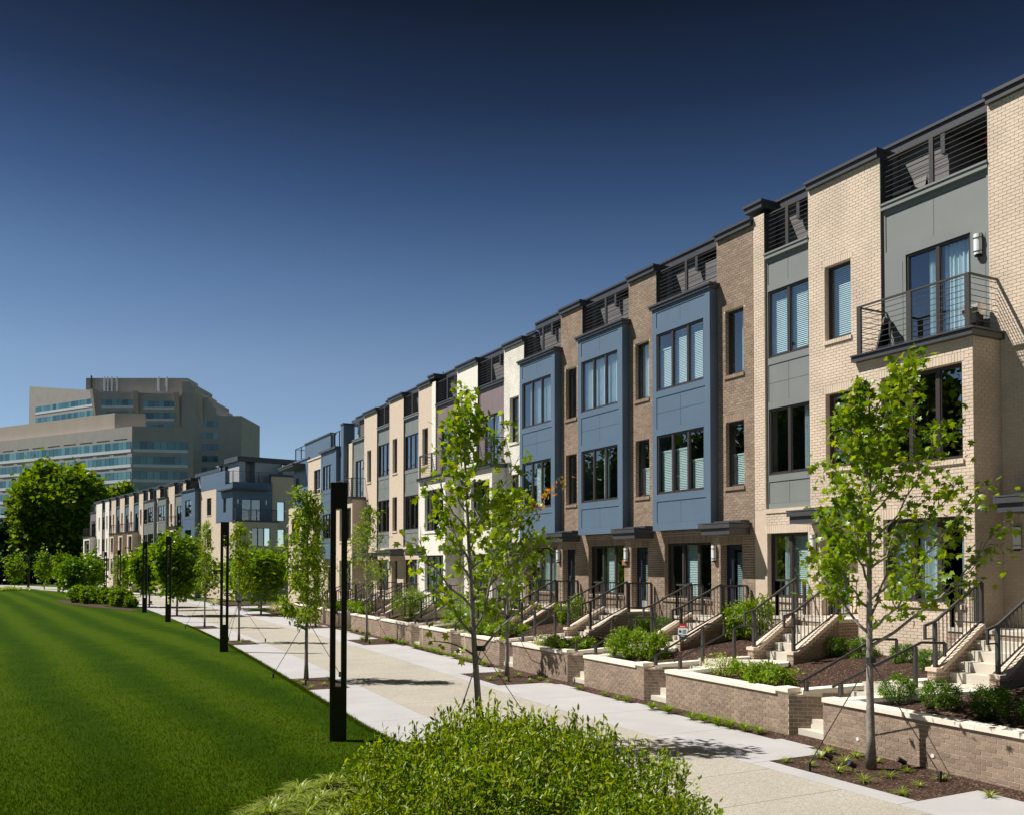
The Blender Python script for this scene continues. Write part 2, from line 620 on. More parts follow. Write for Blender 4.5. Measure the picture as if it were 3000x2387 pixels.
# ------------------------------------------------------------------ foliage helpers
MAPLE_V = np.array([(0, 0, 0), (0.16, 0.10, 0.02), (0.50, 0.20, -0.06), (0.24, 0.42, 0.01), (0.40, 0.72, -0.07), (0.12, 0.66, 0.0), (0, 1.0, -0.10),
                    (-0.12, 0.66, 0.0), (-0.40, 0.72, -0.07), (-0.24, 0.42, 0.01), (-0.50, 0.20, -0.06), (-0.16, 0.10, 0.02), (0, 0.42, 0.05)])
MAPLE_F = np.array([(12, 0, 1), (12, 1, 2), (12, 2, 3), (12, 3, 4), (12, 4, 5), (12, 5, 6), (12, 6, 7), (12, 7, 8), (12, 8, 9), (12, 9, 10), (12, 10, 11), (12, 11, 0)])
OVAL_V = np.array([(0, 0, 0), (0.17, 0.30, 0.05), (0.15, 0.68, 0.03), (0, 1.0, -0.08), (-0.15, 0.68, 0.03), (-0.17, 0.30, 0.05), (0, 0.5, -0.02)])
OVAL_F = np.array([(0, 1, 6), (1, 2, 6), (2, 3, 6), (3, 4, 6), (4, 5, 6), (5, 0, 6)])
QUAD_V = np.array([(-0.45, 0, 0), (0.45, 0, 0.05), (0.38, 0.9, -0.06), (-0.38, 1.0, 0.05)])
QUAD_F = np.array([(0, 1, 2), (0, 2, 3)])


def leaves(P, size, tmpl, droop=0.5, outward=None, jitter=0.9, up=0.0):
    """arrays of leaf geometry at points P; each leaf grows away from its point"""
    TV, TF = tmpl
    n = len(P)
    d = rng.normal(size=(n, 3)) * jitter
    if outward is not None:
        d += outward
    d[:, 2] += up - droop
    d /= np.linalg.norm(d, axis=1)[:, None] + 1e-9
    r = rng.normal(size=(n, 3))
    r[:, 2] += 1.4                                       # blades face upwards more often than not
    x = np.cross(d, r)
    x /= np.linalg.norm(x, axis=1)[:, None] + 1e-9
    z = np.cross(x, d)
    sz = (np.asarray(size) * rng.uniform(0.65, 1.25, n))[:, None, None]
    V = P[:, None, :] + sz * (TV[None, :, 0:1] * x[:, None, :] + TV[None, :, 1:2] * d[:, None, :] + TV[None, :, 2:3] * z[:, None, :])
    F = TF[None] + (np.arange(n) * len(TV))[:, None, None]
    return V.reshape(-1, 3), F.reshape(-1, TF.shape[1])


def leaf_mesh(name, P, size, tmpl, m, **k):
    V, F = leaves(np.asarray(P, float), size, tmpl, **k)
    return np_mesh(name, V, F, m)


def grow(base, height, r0, n_limb, reach, start, seed, lean=(0, 0), side=(0, 0), rise=0.75, twigs=5, crook=0.05):
    """trunk, limbs and twigs; gives the wood mesh builder and the leaf points"""
    rd = random.Random(seed)
    mb = MB()
    base = Vector(base)
    N = 12
    trunk = []
    for k in range(N + 1):
        t = k / N
        trunk.append(base + Vector((lean[0] * t + crook * math.sin(t * 5 + seed) * t, lean[1] * t + crook * math.cos(t * 4.3 + seed) * t, height * 0.97 * t)))
    mb.tube(trunk, [r0 * (1.25 if k == 0 else 1) * (1 - 0.86 * (k / N) ** 0.9) for k in range(N + 1)], 8)
    pts = []

    def at(t):
        q = t * N
        k = min(int(q), N - 1)
        return trunk[k].lerp(trunk[k + 1], q - k)
    az = rd.uniform(0, 6.28)
    for i in range(n_limb):
        f = (i + rd.uniform(0.1, 0.9)) / n_limb
        t = start + (0.95 - start) * f
        az += 2.4 + rd.uniform(-0.35, 0.35)
        L = reach(f) * rd.uniform(0.6, 1.25)
        dirv = Vector((math.cos(az), math.sin(az), 0))
        L *= 1 + dirv.x * side[0] + dirv.y * side[1]
        p0 = at(t)
        el = rise * rd.uniform(0.75, 1.25) + 0.35 * f
        limb = [p0]
        m = 6
        for k in range(1, m + 1):
            u = k / m
            limb.append(p0 + dirv * (L * u * math.cos(el * (0.8 + 0.25 * u))) + Vector((rd.uniform(-.05, .05), rd.uniform(-.05, .05), L * u * math.sin(el) * (0.85 + 0.3 * u))))
        rb = max(0.008, r0 * 0.42 * (1 - 0.75 * f))
        mb.tube(limb, [rb * (1 - 0.8 * k / m) for k in range(m + 1)], 5)
        for k in range(2, m + 1):
            pts.append((limb[k], 1.0))
        for j in range(twigs):
            u = rd.uniform(0.3, 1.0)
            k = min(int(u * m), m - 1)
            q = limb[k].lerp(limb[k + 1], u * m - k)
            a2 = az + rd.choice((-1, 1)) * rd.uniform(0.5, 1.3)
            l2 = L * rd.uniform(0.22, 0.45) * (1.15 - u * 0.5)
            tw = [q]
            for kk in range(1, 4):
                w = kk / 3
                tw.append(q + Vector((math.cos(a2) * l2 * w, math.sin(a2) * l2 * w, l2 * w * rd.uniform(0.35, 0.9))))
            mb.tube(tw, [rb * 0.4, rb * 0.3, rb * 0.2, rb * 0.1], 4)
            for kk in (1, 2, 3):
                pts.append((tw[kk], 0.9))
    for k in range(N // 2 + 2, N + 1):
        pts.append((trunk[k], 0.7))
    return mb, pts


def scatter(pts, per, spread, seed=1, sag=0.0):
    g = np.random.default_rng(seed)
    out = []
    for p, w in pts:
        n = max(1, int(per * w))
        q = np.array(p)[None] + g.normal(size=(n, 3)) * np.array([spread, spread, spread * 0.75])
        q[:, 2] -= sag
        out.append(q)
    return np.concatenate(out)


def blob_points(n, rx, ry, rz, seed, clump=0.25, shell=0.55, nclump=40):
    """points through an uneven crown made of clumps"""
    g = np.random.default_rng(seed)
    c = g.normal(size=(nclump, 3))
    c /= np.linalg.norm(c, axis=1)[:, None]
    c *= (shell + (1 - shell) * g.random(nclump) ** 0.6)[:, None]
    k = g.integers(0, nclump, n)
    p = c[k] + g.normal(size=(n, 3)) * clump * g.uniform(0.5, 1.1, nclump)[k][:, None]
    return p * np.array([rx, ry, rz])


# ------------------------------------------------------------------ ground, lawn, promenade
def sheet(name, poly, z, m, kind='structure', label=None):
    mb = MB()
    i = 0
    mb.v = [(x, y, z) for x, y in poly]
    mb.f = [tuple(range(len(poly)))]
    o = mb.build(name, m)
    return tag(o, label, None, None, kind)


sheet('ground', [(-1500, -400), (1500, -400), (1500, 2200), (-1500, 2200)], -0.14, 'meadow')

CL = [(10.3, -8), (10.3, 10), (10.4, 20), (10.9, 28), (11.4, 36), (11.8, 44), (12.1, 54), (12.3, 66), (12.3, 80), (12.2, 97), (11.6, 112), (10.0, 128), (7.6, 143), (4.2, 158), (0, 174), (-6, 192), (-16, 212)]
CLY = np.array([p[1] for p in CL], float)
CLX = np.array([p[0] for p in CL], float)


def path_pt(y, off):
    """point beside the promenade's centre line"""
    x = np.interp(y, CLY, CLX)
    dx = (np.interp(y + 0.6, CLY, CLX) - np.interp(y - 0.6, CLY, CLX)) / 1.2
    l = math.hypot(1, dx)
    return (float(x + off / l), float(y - off * dx / l))


def wall_x(y):
    return 14.6 + 0.045 * (y - 14)


def right_edge(y):
    return min(wall_x(y) - 0.42, 16.6) - float(np.interp(y, CLY, CLX))


LEFT = -3.55
path = empty('path', (0, 0, 0), None, None)
tag(path, kind='structure')
# bedding under the slabs (seen only in the joints)
mb = MB()
ys = list(np.arange(-8, 212, 3.0))
for a, b in zip(ys[:-1], ys[1:]):
    p = [path_pt(a, LEFT - .02), path_pt(a, 3.6 if a > 60 else right_edge(a)), path_pt(b, 3.6 if b > 60 else right_edge(b)), path_pt(b, LEFT - .02)]
    mb.quad(*[(x, y, -0.035) for x, y in p])
mb.build('joint_sand', 'mulch', path)


def slab(y0, y1, o0, o1, m, gap=0.006, n=2):
    mb = MB()
    o0f = o0 if callable(o0) else (lambda y: o0)
    o1f = o1 if callable(o1) else (lambda y: o1)
    t = np.linspace(y0 + gap, y1 - gap, n)
    lo = [path_pt(y, o0f(y) + gap) for y in t]
    hi = [path_pt(y, o1f(y) - gap) for y in t]
    poly = [(x, y, -0.04) for x, y in lo] + [(x, y, -0.04) for x, y in hi[::-1]]
    mb.prism(poly[::-1], (0, 0, 0.04))
    return mb.build('paving_slab', m, path)


y = -8.0
while y < 78:
    slab(y, y + 1.72, -1.75, 1.75, 'aggregate')
    y += 1.72
PITS_R = [(9.8, 13.15), (25.4, 28.75), (41.0, 44.3), (53.2, 56.0), (68.0, 71.2)]
PITS_L = [(14.2, 17.6), (26.8, 29.7), (43.6, 46.4), (55.6, 58.4), (69.8, 72.6), (85.5, 88.4)]


def band(side, pits, ystart, yend, step, outer, inner, pit_in):
    y = ystart
    cuts = sorted([ystart, yend] + [q for p in pits for q in p if ystart < q < yend])
    for a, b in zip(cuts[:-1], cuts[1:]):
        inpit = any(p[0] <= a + .01 and b <= p[1] + .01 for p in pits)
        n = max(1, round((b - a) / step))
        for k in range(n):
            ya, yb = a + (b - a) * k / n, a + (b - a) * (k + 1) / n
            if inpit:
                e = (inner, pit_in)
            else:
                e = (inner, outer)
            if side < 0:
                e = e[::-1]
            slab(ya, yb, e[0], e[1], 'concrete')


band(1, PITS_R, -8, 78, 3.3, right_edge, 1.75, 2.22)
band(-1, PITS_L, -8, 92, 3.3, LEFT, -1.75, -2.12)
# farther on the slabs merge to the eye
mb = MB()
mc = MB()
for a, b in zip(np.arange(78, 208, 4.0), np.arange(82, 212, 4.0)):
    mb.quad(*[(x, y_, 0.0) for x, y_ in (path_pt(a, -1.75), path_pt(a, 1.75), path_pt(b, 1.75), path_pt(b, -1.75))])
    mc.quad(*[(x, y_, 0.0) for x, y_ in (path_pt(a, 1.76), path_pt(a, 3.6), path_pt(b, 3.6), path_pt(b, 1.76))])
    if a >= 92:
        mc.quad(*[(x, y_, 0.0) for x, y_ in (path_pt(a, LEFT), path_pt(a, -1.76), path_pt(b, -1.76), path_pt(b, LEFT))])
mc.quad((15.9, 81, 0.004), (40, 80, 0.004), (40, 84, 0.004), (15.9, 85, 0.004))
mb.build('far_aggregate', 'aggregate', path)
mc.build('far_concrete', 'concrete', path)

# mulch in the tree pits
for k, (a, b) in enumerate(PITS_R):
    o = sheet('mulch_bed', [path_pt(a, 2.22), path_pt(a, right_edge(a) + .02), path_pt(b, right_edge(b) + .02), path_pt(b, 2.22)], -0.012, 'mulch')
for k, (a, b) in enumerate(PITS_L):
    o = sheet('mulch_bed', [path_pt(a, LEFT - .3), path_pt(a, -2.12), path_pt(b, -2.12), path_pt(b, LEFT - .3)], -0.012, 'mulch')
# mulch strip between promenade and planter walls, rising a little to the wall
mb = MB()
for a, b in zip(np.arange(-8, 78, 2.0), np.arange(-6, 80, 2.0)):
    pa, pb = path_pt(a, right_edge(a)), path_pt(b, right_edge(b))
    mb.quad((*pa, -0.02), (wall_x(a) + .3, a, 0.10), (wall_x(b) + .3, b, 0.10), (*pb, -0.02))
tag(mb.build('mulch_strip', 'mulch'), kind='structure')

# lawn
lp = [path_pt(y, LEFT + .04) for y in np.arange(-8, 208, 2.0)]
lawn = sheet('lawn', lp + [(-70, 230), (-70, -8)], 0.012, 'lawn_grass')
sheet('lawn', [(16.8, 85.5), (40, 84.5), (40, 104), (19.6, 104), (15.6, 95)], -0.02, 'lawn_grass')
sheet('lawn', [(16.7, 70), (19.4, 70), (19.4, 80.6), (16.2, 80.6)], 0.02, 'lawn_grass')
sheet('mulch_bed', [(16.3, 86.5), (22, 86.0), (23, 91), (18, 96), (15.8, 93)], 0.03, 'mulch')
mb = MB()                                                 # the kidney bed in the lawn
pts = [(3.6, 108), (4.6, 99), (6.2, 92), (7.6, 84), (8.0, 80.5), (7.2, 79.5), (6.2, 84), (4.6, 90), (3.2, 97), (2.4, 104), (2.6, 108.5)]
mb.v = [(x, y_, 0.03) for x, y_ in pts]
mb.f = [tuple(range(len(pts)))]
tag(mb.build('mulch_bed', 'mulch'), kind='structure')


def grass_blades(name, n, region, hmin, hmax, seed):
    """mown grass blades standing over the near lawn, one mass nobody could count"""
    g = np.random.default_rng(seed)
    P = region(g, n)
    h = g.uniform(hmin, hmax, len(P))
    a = g.uniform(0, 6.28, len(P))
    w = g.uniform(0.004, 0.008, len(P))
    b = g.normal(size=(len(P), 2)) * 0.45 * h[:, None]
    V = np.zeros((len(P), 3, 3))
    V[:, 0] = P + np.stack([-np.cos(a) * w, -np.sin(a) * w, 0 * w], 1)
    V[:, 1] = P + np.stack([np.cos(a) * w, np.sin(a) * w, 0 * w], 1)
    V[:, 2] = P + np.stack([b[:, 0], b[:, 1], h], 1)
    F = np.arange(len(P) * 3).reshape(-1, 3)
    o = link(name, np_mesh(name, V.reshape(-1, 3), F, 'lawn_blade'))
    return tag(o, 'short mown grass over the near part of the lawn', None, None, 'stuff')


def lawn_region(g, n):
    d = 9 + 38 * g.random(n) ** 1.9
    u = g.uniform(-0.60, 0.02, n)
    f, r = d, u * d
    x = r * math.cos(YAW) + f * math.sin(YAW)
    y = -r * math.sin(YAW) + f * math.cos(YAW)
    e = np.interp(y, CLY, CLX) + LEFT + 0.03
    k = x < e
    edge_y = g.uniform(5, 60, n // 8)
    edge_x = np.interp(edge_y, CLY, CLX) + LEFT + g.normal(0, 0.05, n // 8)
    k &= g.random(n) < np.clip(1.15 - (d - 9) / 34, 0, 1) ** 1.3
    P = np.stack([np.concatenate([x[k], edge_x]), np.concatenate([y[k], edge_y]), np.full(k.sum() + n // 8, 0.01)], 1)
    return P


grass_blades('lawn_grass', 300000, lawn_region, 0.03, 0.065, 3)


# ------------------------------------------------------------------ bricks
def brick_mesh(m):
    key = 'brick:' + m
    if key not in bpy.data.meshes:
        mb = MB()
        mb.v = [(-.5, 0, -.5), (.5, 0, -.5), (.5, 0, .5), (-.5, 0, .5), (-.5, 1, -.5), (.5, 1, -.5), (.5, 1, .5), (-.5, 1, .5)]
        mb.f = [(0, 1, 2, 3), (0, 4, 5, 1), (1, 5, 6, 2), (2, 6, 7, 3), (3, 7, 4, 0)]
        me = mb.mesh(key, m)
    return bpy.data.meshes[key]


def running_bond(u0, u1, z0, z1, holes=(), c=0.0813, L=0.2032, j=0.0125, seed=0):
    """bricks (u0,u1,z0,z1) of a wall face, cut round the openings"""
    out = []
    n = max(1, round((z1 - z0) / c))
    c = (z1 - z0) / n
    for r in range(n):
        za, zb = z0 + r * c, z0 + (r + 1) * c
        spans = [(u0, u1)]
        for (h0, h1, g0, g1) in holes:
            if min(g1, zb) - max(g0, za) > 0.4 * c:
                ns = []
                for a, b in spans:
                    if h1 <= a or h0 >= b:
                        ns.append((a, b))
                    else:
                        if h0 - a > 0.02:
                            ns.append((a, h0))
                        if b - h1 > 0.02:
                            ns.append((h1, b))
                spans = ns
        off = (L / 2 if r % 2 else 0)
        for a, b in spans:
            k = math.floor((a - off) / L)
            while True:
                p, q = max(a, off + k * L), min(b, off + (k + 1) * L)
                k += 1
                if p >= b - 1e-6:
                    break
                if q - p > 0.03:
                    out.append((p + j / 2, q - j / 2, za + j / 2, zb - j / 2))
    return out


def soldiers(u0, u1, z0, h=0.235, w=0.0813, j=0.0105):
    n = max(1, round((u1 - u0) / w))
    w = (u1 - u0) / n
    return [(u0 + k * w + j / 2, u0 + (k + 1) * w - j / 2, z0 + j / 2, z0 + h - j / 2) for k in range(n)]


def place_bricks(parent, rects, O, a, m, singles=0, key=None, depth=0.03, name='brickwork'):
    """rects lie on the vertical face through O along direction a (inwards is a+90 degrees)"""
    t = (math.cos(a), math.sin(a))
    inn = (-t[1], t[0])
    if singles and key:
        rects = sorted(rects, key=key)
    me = brick_mesh(m)
    rd = random.Random(len(rects))
    for (p, q, za, zb) in rects[:singles]:
        u = (p + q) / 2
        pr = rd.uniform(-0.0015, 0.0015)
        link('brick', me, parent, (O[0] + t[0] * u + inn[0] * pr, O[1] + t[1] * u + inn[1] * pr, (za + zb) / 2), (0, 0, a), (q - p, depth, zb - za))
    rest = rects[singles:]
    if rest:
        Rr = np.array(rest)
        n = len(Rr)
        dj = np.random.default_rng(n).uniform(-0.0015, 0.0015, n)
        V = np.zeros((n, 8, 3))
        for k, (uu, dd, zz) in enumerate([(0, 0, 2), (1, 0, 2), (1, 0, 3), (0, 0, 3), (0, 1, 2), (1, 1, 2), (1, 1, 3), (0, 1, 3)]):
            u = Rr[:, uu]
            d = dd * depth + (dj if dd == 0 else 0)
            V[:, k, 0] = O[0] + t[0] * u + inn[0] * d
            V[:, k, 1] = O[1] + t[1] * u + inn[1] * d
            V[:, k, 2] = Rr[:, zz]
        F = np.array([(0, 1, 2, 3), (0, 4, 5, 1), (1, 5, 6, 2), (2, 6, 7, 3), (3, 7, 4, 0)])
        Fa = (F[None] + (np.arange(n) * 8)[:, None, None]).reshape(-1, 4)
        o = link(name, np_mesh(name, V.reshape(-1, 3), Fa, m, True), parent)
        o['kind'] = 'stuff'


def wall_face(mb, x, y0, y1, z0, z1, holes, depth, reveals=None):
    """wall plane facing -x with openings and their reveals"""
    hs = [(max(a, y0), min(b, y1), max(c, z0), min(d, z1)) for a, b, c, d in holes if a < y1 and b > y0 and c < z1 and d > z0]
    ysp = sorted({y0, y1, *[h[0] for h in hs], *[h[1] for h in hs]})
    zsp = sorted({z0, z1, *[h[2] for h in hs], *[h[3] for h in hs]})
    for ya, yb in zip(ysp[:-1], ysp[1:]):
        for za, zb in zip(zsp[:-1], zsp[1:]):
            cy, cz = (ya + yb) / 2, (za + zb) / 2
            if any(h[0] < cy < h[1] and h[2] < cz < h[3] for h in hs):
                continue
            mb.quad((x, yb, za), (x, ya, za), (x, ya, zb), (x, yb, zb))
    rv = reveals or mb
    for a, b, c, d in hs:
        X = x + depth
        mb = rv
        mb.quad((x, a, c), (X, a, c), (X, a, d), (x, a, d))
        mb.quad((x, b, c), (x, b, d), (X, b, d), (X, b, c))
        mb.quad((x, a, d), (X, a, d), (X, b, d), (x, b, d))
        mb.quad((x, a, c), (x, b, c), (X, b, c), (X, a, c))


# ------------------------------------------------------------------ parts of houses (house space: -x is the street, y runs away from the camera)
def window(H, y0, y1, z0, z1, x, lites=1, inside='dark', sill=None, seed=0, frame='bronze_frame', fine=True):
    mb = MB()
    t = 0.055
    e = 0.004
    y0, y1, z0, z1 = y0 + e, y1 - e, z0 + e, z1 - e
    mb.box(x, x + .08, y0, y1, z0, z0 + t)
    mb.box(x, x + .08, y0, y1, z1 - t, z1)
    w = (y1 - y0) / lites
    for k in range(lites + 1):
        c = y0 + k * w
        a, b = (c, c + t) if k == 0 else ((c - t, c) if k == lites else (c - .05, c + .05))
        mb.box(x, x + .08, a, b, z0 + t, z1 - t)
    if fine:
        for k in range(lites):                           # sash beads
            a, b = y0 + k * w + .055, y0 + (k + 1) * w - .055
            for (p, q, r_, s_) in ((a, b, z0 + t, z0 + t + .03), (a, b, z1 - t - .03, z1 - t), (a, a + .025, z0 + t, z1 - t), (b - .025, b, z0 + t, z1 - t)):
                mb.box(x + .022, x + .07, p, q, r_, s_)
    win = mb.build('window', frame, H)
    for k in range(lites):
        a, b = y0 + k * w + .04, y0 + (k + 1) * w - .04
        MB().quad((x + .045, b, z0 + .03), (x + .045, a, z0 + .03), (x + .045, a, z1 - .03), (x + .045, b, z1 - .03)).build('pane', 'window_glass', win)
        kind = inside[k % len(inside)] if isinstance(inside, (list, tuple)) else inside
        if kind in ('blind', 'half', 'low'):
            bb = MB()
            top = z1 - .06 if kind == 'blind' else (z0 + (z1 - z0) * (0.72 if kind == 'half' else 0.5))
            pitch = 0.058
            z = z0 + .04
            while z < top:
                bb.quad((x + .15, b, z), (x + .15, a, z), (x + .172, a, z + pitch * .86), (x + .172, b, z + pitch * .86))
                z += pitch
            bb.box(x + .14, x + .19, a, b, top - .01, top + .04)
            bb.build('blind', 'blind_white', win)
        elif kind in ('curtain', 'drape', 'grey'):
            bb = MB()
            rd = random.Random(seed * 13 + k)
            segs = [(a, b)] if kind == 'curtain' else [(a, a + (b - a) * rd.uniform(.3, .55))]
            for (p, q) in segs:
                n = 22
                P = []
                for i in range(n + 1):
                    u = p + (q - p) * i / n
                    P.append((x + .2 + .035 * math.sin(i * 1.9 + seed) + .01 * math.sin(i * .7), u))
                for i in range(n):
                    bb.quad((P[i + 1][0], P[i + 1][1], z0 + .03), (P[i][0], P[i][1], z0 + .03), (P[i][0], P[i][1], z1 - .05), (P[i + 1][0], P[i + 1][1], z1 - .05))
            bb.build('curtain', 'curtain_grey' if kind == 'grey' else 'curtain_white', win, smooth=True)
    if sill:
        sm, proud = sill
        sb = MB()
        if sm.endswith('brick'):
            for (p, q, r_, s_) in soldiers(y0 - .04, y1 + .04, z0 - .125, .118):
                sb.box(-.045, x + .02, p, q, r_, s_)
        else:
            sb.box(-.05, x + .02, y0 - .05, y1 + .05, z0 - .13, z0 - .006)
        sb.build('sill', sm, win)
    return win


def wall_lamp(H, x, y, z, fine=True):
    mb = MB()
    mb.box(x - .04, x, y - .075, y + .075, z - .27, z + .27)
    mb.box(x - .10, x - .04, y - .06, y + .06, z - .29, z - .245)
    if fine:
        for zz in (z + .15, z - .17):
            for k in range(8):
                a0, a1 = math.pi / 2 + math.pi * k / 8, math.pi / 2 + math.pi * (k + 1) / 8
                r = .106
                mb.bar((x - .05 + r * math.cos(a0), y + r * math.sin(a0), zz), (x - .05 + r * math.cos(a1), y + r * math.sin(a1), zz), .012)
    l = mb.build('wall_lamp', 'lamp_metal', H)
    sb = MB()
    n = 12
    ring = [(x - .05 + .098 * math.cos(math.pi / 2 + math.pi * k / n), y + .098 * math.sin(math.pi / 2 + math.pi * k / n)) for k in range(n + 1)]
    for (p, q) in zip(ring[:-1], ring[1:]):
        sb.quad((*q, z - .24), (*p, z - .24), (*p, z + .25), (*q, z + .25))
    sb.f.append(tuple(range(len(sb.v), len(sb.v) + n + 1)))
    sb.v += [(*p, z + .25) for p in ring]
    sb.build('lamp_shade', 'opal_glass', l, smooth=False)
    return l


def rail_run(H, name, pts, z0, z1, bars, posts, fine=True, ps=0.06):
    """horizontal bar railing through the plan points, with its posts and bars"""
    mb = MB()
    for p, q in zip(pts[:-1], pts[1:]):
        mb.bar((*p, z1), (*q, z1), .055, .04)
    rail = mb.build(name, 'railing_metal', H)
    bs = []
    for k in range(bars):
        z = z0 + .08 + (z1 - z0 - .16) * k / (bars - 1)
        b = MB()
        for p, q in zip(pts[:-1], pts[1:]):
            b.bar((*p, z), (*q, z), .013)
        bs.append(b)
    if fine:
        for b in bs:
            b.build('rail_bar', 'railing_metal', rail)
    else:
        b0 = MB()
        for b in bs:
            i = len(b0.v)
            b0.v += b.v
            b0.f += [tuple(i + k for k in f) for f in b.f]
        b0.build('rail_bars', 'railing_metal', rail)
    for (x, y) in posts:
        b = MB().box(x - ps / 2, x + ps / 2, y - ps, y + ps, z0 - .02, z1 - .02)
        b.build('rail_post', 'railing_metal', rail)
    return rail


def cladding(H, x, y0, y1, z0, z1, m, wins, rows, side=0.2, halves=True, panels=True):
    """panelled cladding: sheathing with openings, proud trim boards, and the recessed panels one by one"""
    mb = MB()
    wall_face(mb, x, y0, y1, z0, z1, wins, .06)
    mb.build('cladding', m, H)
    tb = MB()
    P = .028
    tb.box(x - P, x - .001, y0, y0 + side, z0, z1)
    tb.box(x - P, x - .001, y1 - side, y1, z0, z1)
    blocks = sorted([(r[0], r[1]) for r in rows] + [(w[2], w[3]) for w in wins])
    edge = z0
    a, b = y0 + side, y1 - side
    for lo, hi in blocks:
        if lo - edge > .01:
            tb.box(x - P, x - .001, a, b, edge, lo)
        edge = max(edge, hi)
    if z1 - edge > .01:
        tb.box(x - P, x - .001, a, b, edge, z1)
    for w in wins:
        if w[0] - a > .02:
            tb.box(x - P, x - .001, a, w[0], w[2], w[3])
        if b - w[1] > .02:
            tb.box(x - P, x - .001, w[1], b, w[2], w[3])
    tb.build('trim_boards', m, H)
    for (lo, hi, n) in rows:
        k2 = 2 if halves else 1
        for r in range(n):
            za, zb = lo + (hi - lo) * r / n, lo + (hi - lo) * (r + 1) / n
            for k in range(k2):
                ya, yb = a + (b - a) * k / k2, a + (b - a) * (k + 1) / k2
                MB().box(x - .008, x - .0005, ya + .006, yb - .006, za + .006, zb - .006).build('panel', m, H)


def canopy(H, y0, y1, z, depth=.9):
    """flat entrance canopy in two stepped fasciae"""
    mb = MB()
    mb.box(-depth + .06, -.001, y0 + .06, y1 - .06, z, z + .2)
    mb.box(-depth, -.001, y0, y1, z + .2, z + .32)
    mb.box(-depth - .01, -.001, y0 - .01, y1 + .01, z + .335, z + .375)
    mb.box(-.35, -.001, y0 + .1, y1 - .1, z + .375, z + .45)
    return mb.build('canopy', 'dark_trim', H)


def roof_cap(H, y0, y1, z, x0=-.15, x1=.62):
    mb = MB()
    mb.box(x0 + .05, x1 - .02, y0 + .02, y1 - .02, z, z + .16)
    mb.box(x0, x1, y0 - .02, y1 + .02, z + .16, z + .24)
    return mb.build('roof_cap', 'dark_trim', H)


def front_door(H, y0, y1, z0, z1, x, fine=True):
    mb = MB()
    t = .06
    mb.box(x, x + .1, y0, y0 + t, z0, z1)
    mb.box(x, x + .1, y1 - t, y1, z0, z1)
    mb.box(x, x + .1, y0 + t, y1 - t, z1 - t, z1)
    d = mb.build('door', 'navy_door', H)
    lb = MB()
    a, b = y0 + t, y1 - t
    s = .09
    lb.box(x + .02, x + .06, a, a + s, z0, z1 - t)
    lb.box(x + .02, x + .06, b - s * 2.6, b, z0, z1 - t)
    lb.box(x + .02, x + .06, a + s, b - s * 2.6, z1 - t - .12, z1 - t)
    lb.build('door_leaf', 'navy_door', d)
    MB().box(x + .02, x + .06, a + s, b - s * 2.6, z0 + .01, z0 + .33).build('kick_plate', 'door_kick', d)
    MB().quad((x + .04, b - s * 2.6, z0 + .33), (x + .04, a + s, z0 + .33), (x + .04, a + s, z1 - t - .12), (x + .04, b - s * 2.6, z1 - t - .12)).build('pane', 'window_glass', d)
    bb = MB()
    for k in range(26):
        z = z0 + .36 + k * .066
        if z > z1 - .3:
            break
        bb.quad((x + .12, b - .3, z), (x + .12, a + s, z), (x + .14, a + s, z + .05), (x + .14, b - .3, z + .05))
    bb.build('blind', 'curtain_grey', d)
    hb = MB().box(x - .05, x + .02, b - .17, b - .14, z0 + .95, z0 + 1.2)
    hb.build('handle', 'chrome', d)
    return d


NEAR_KEY = {}


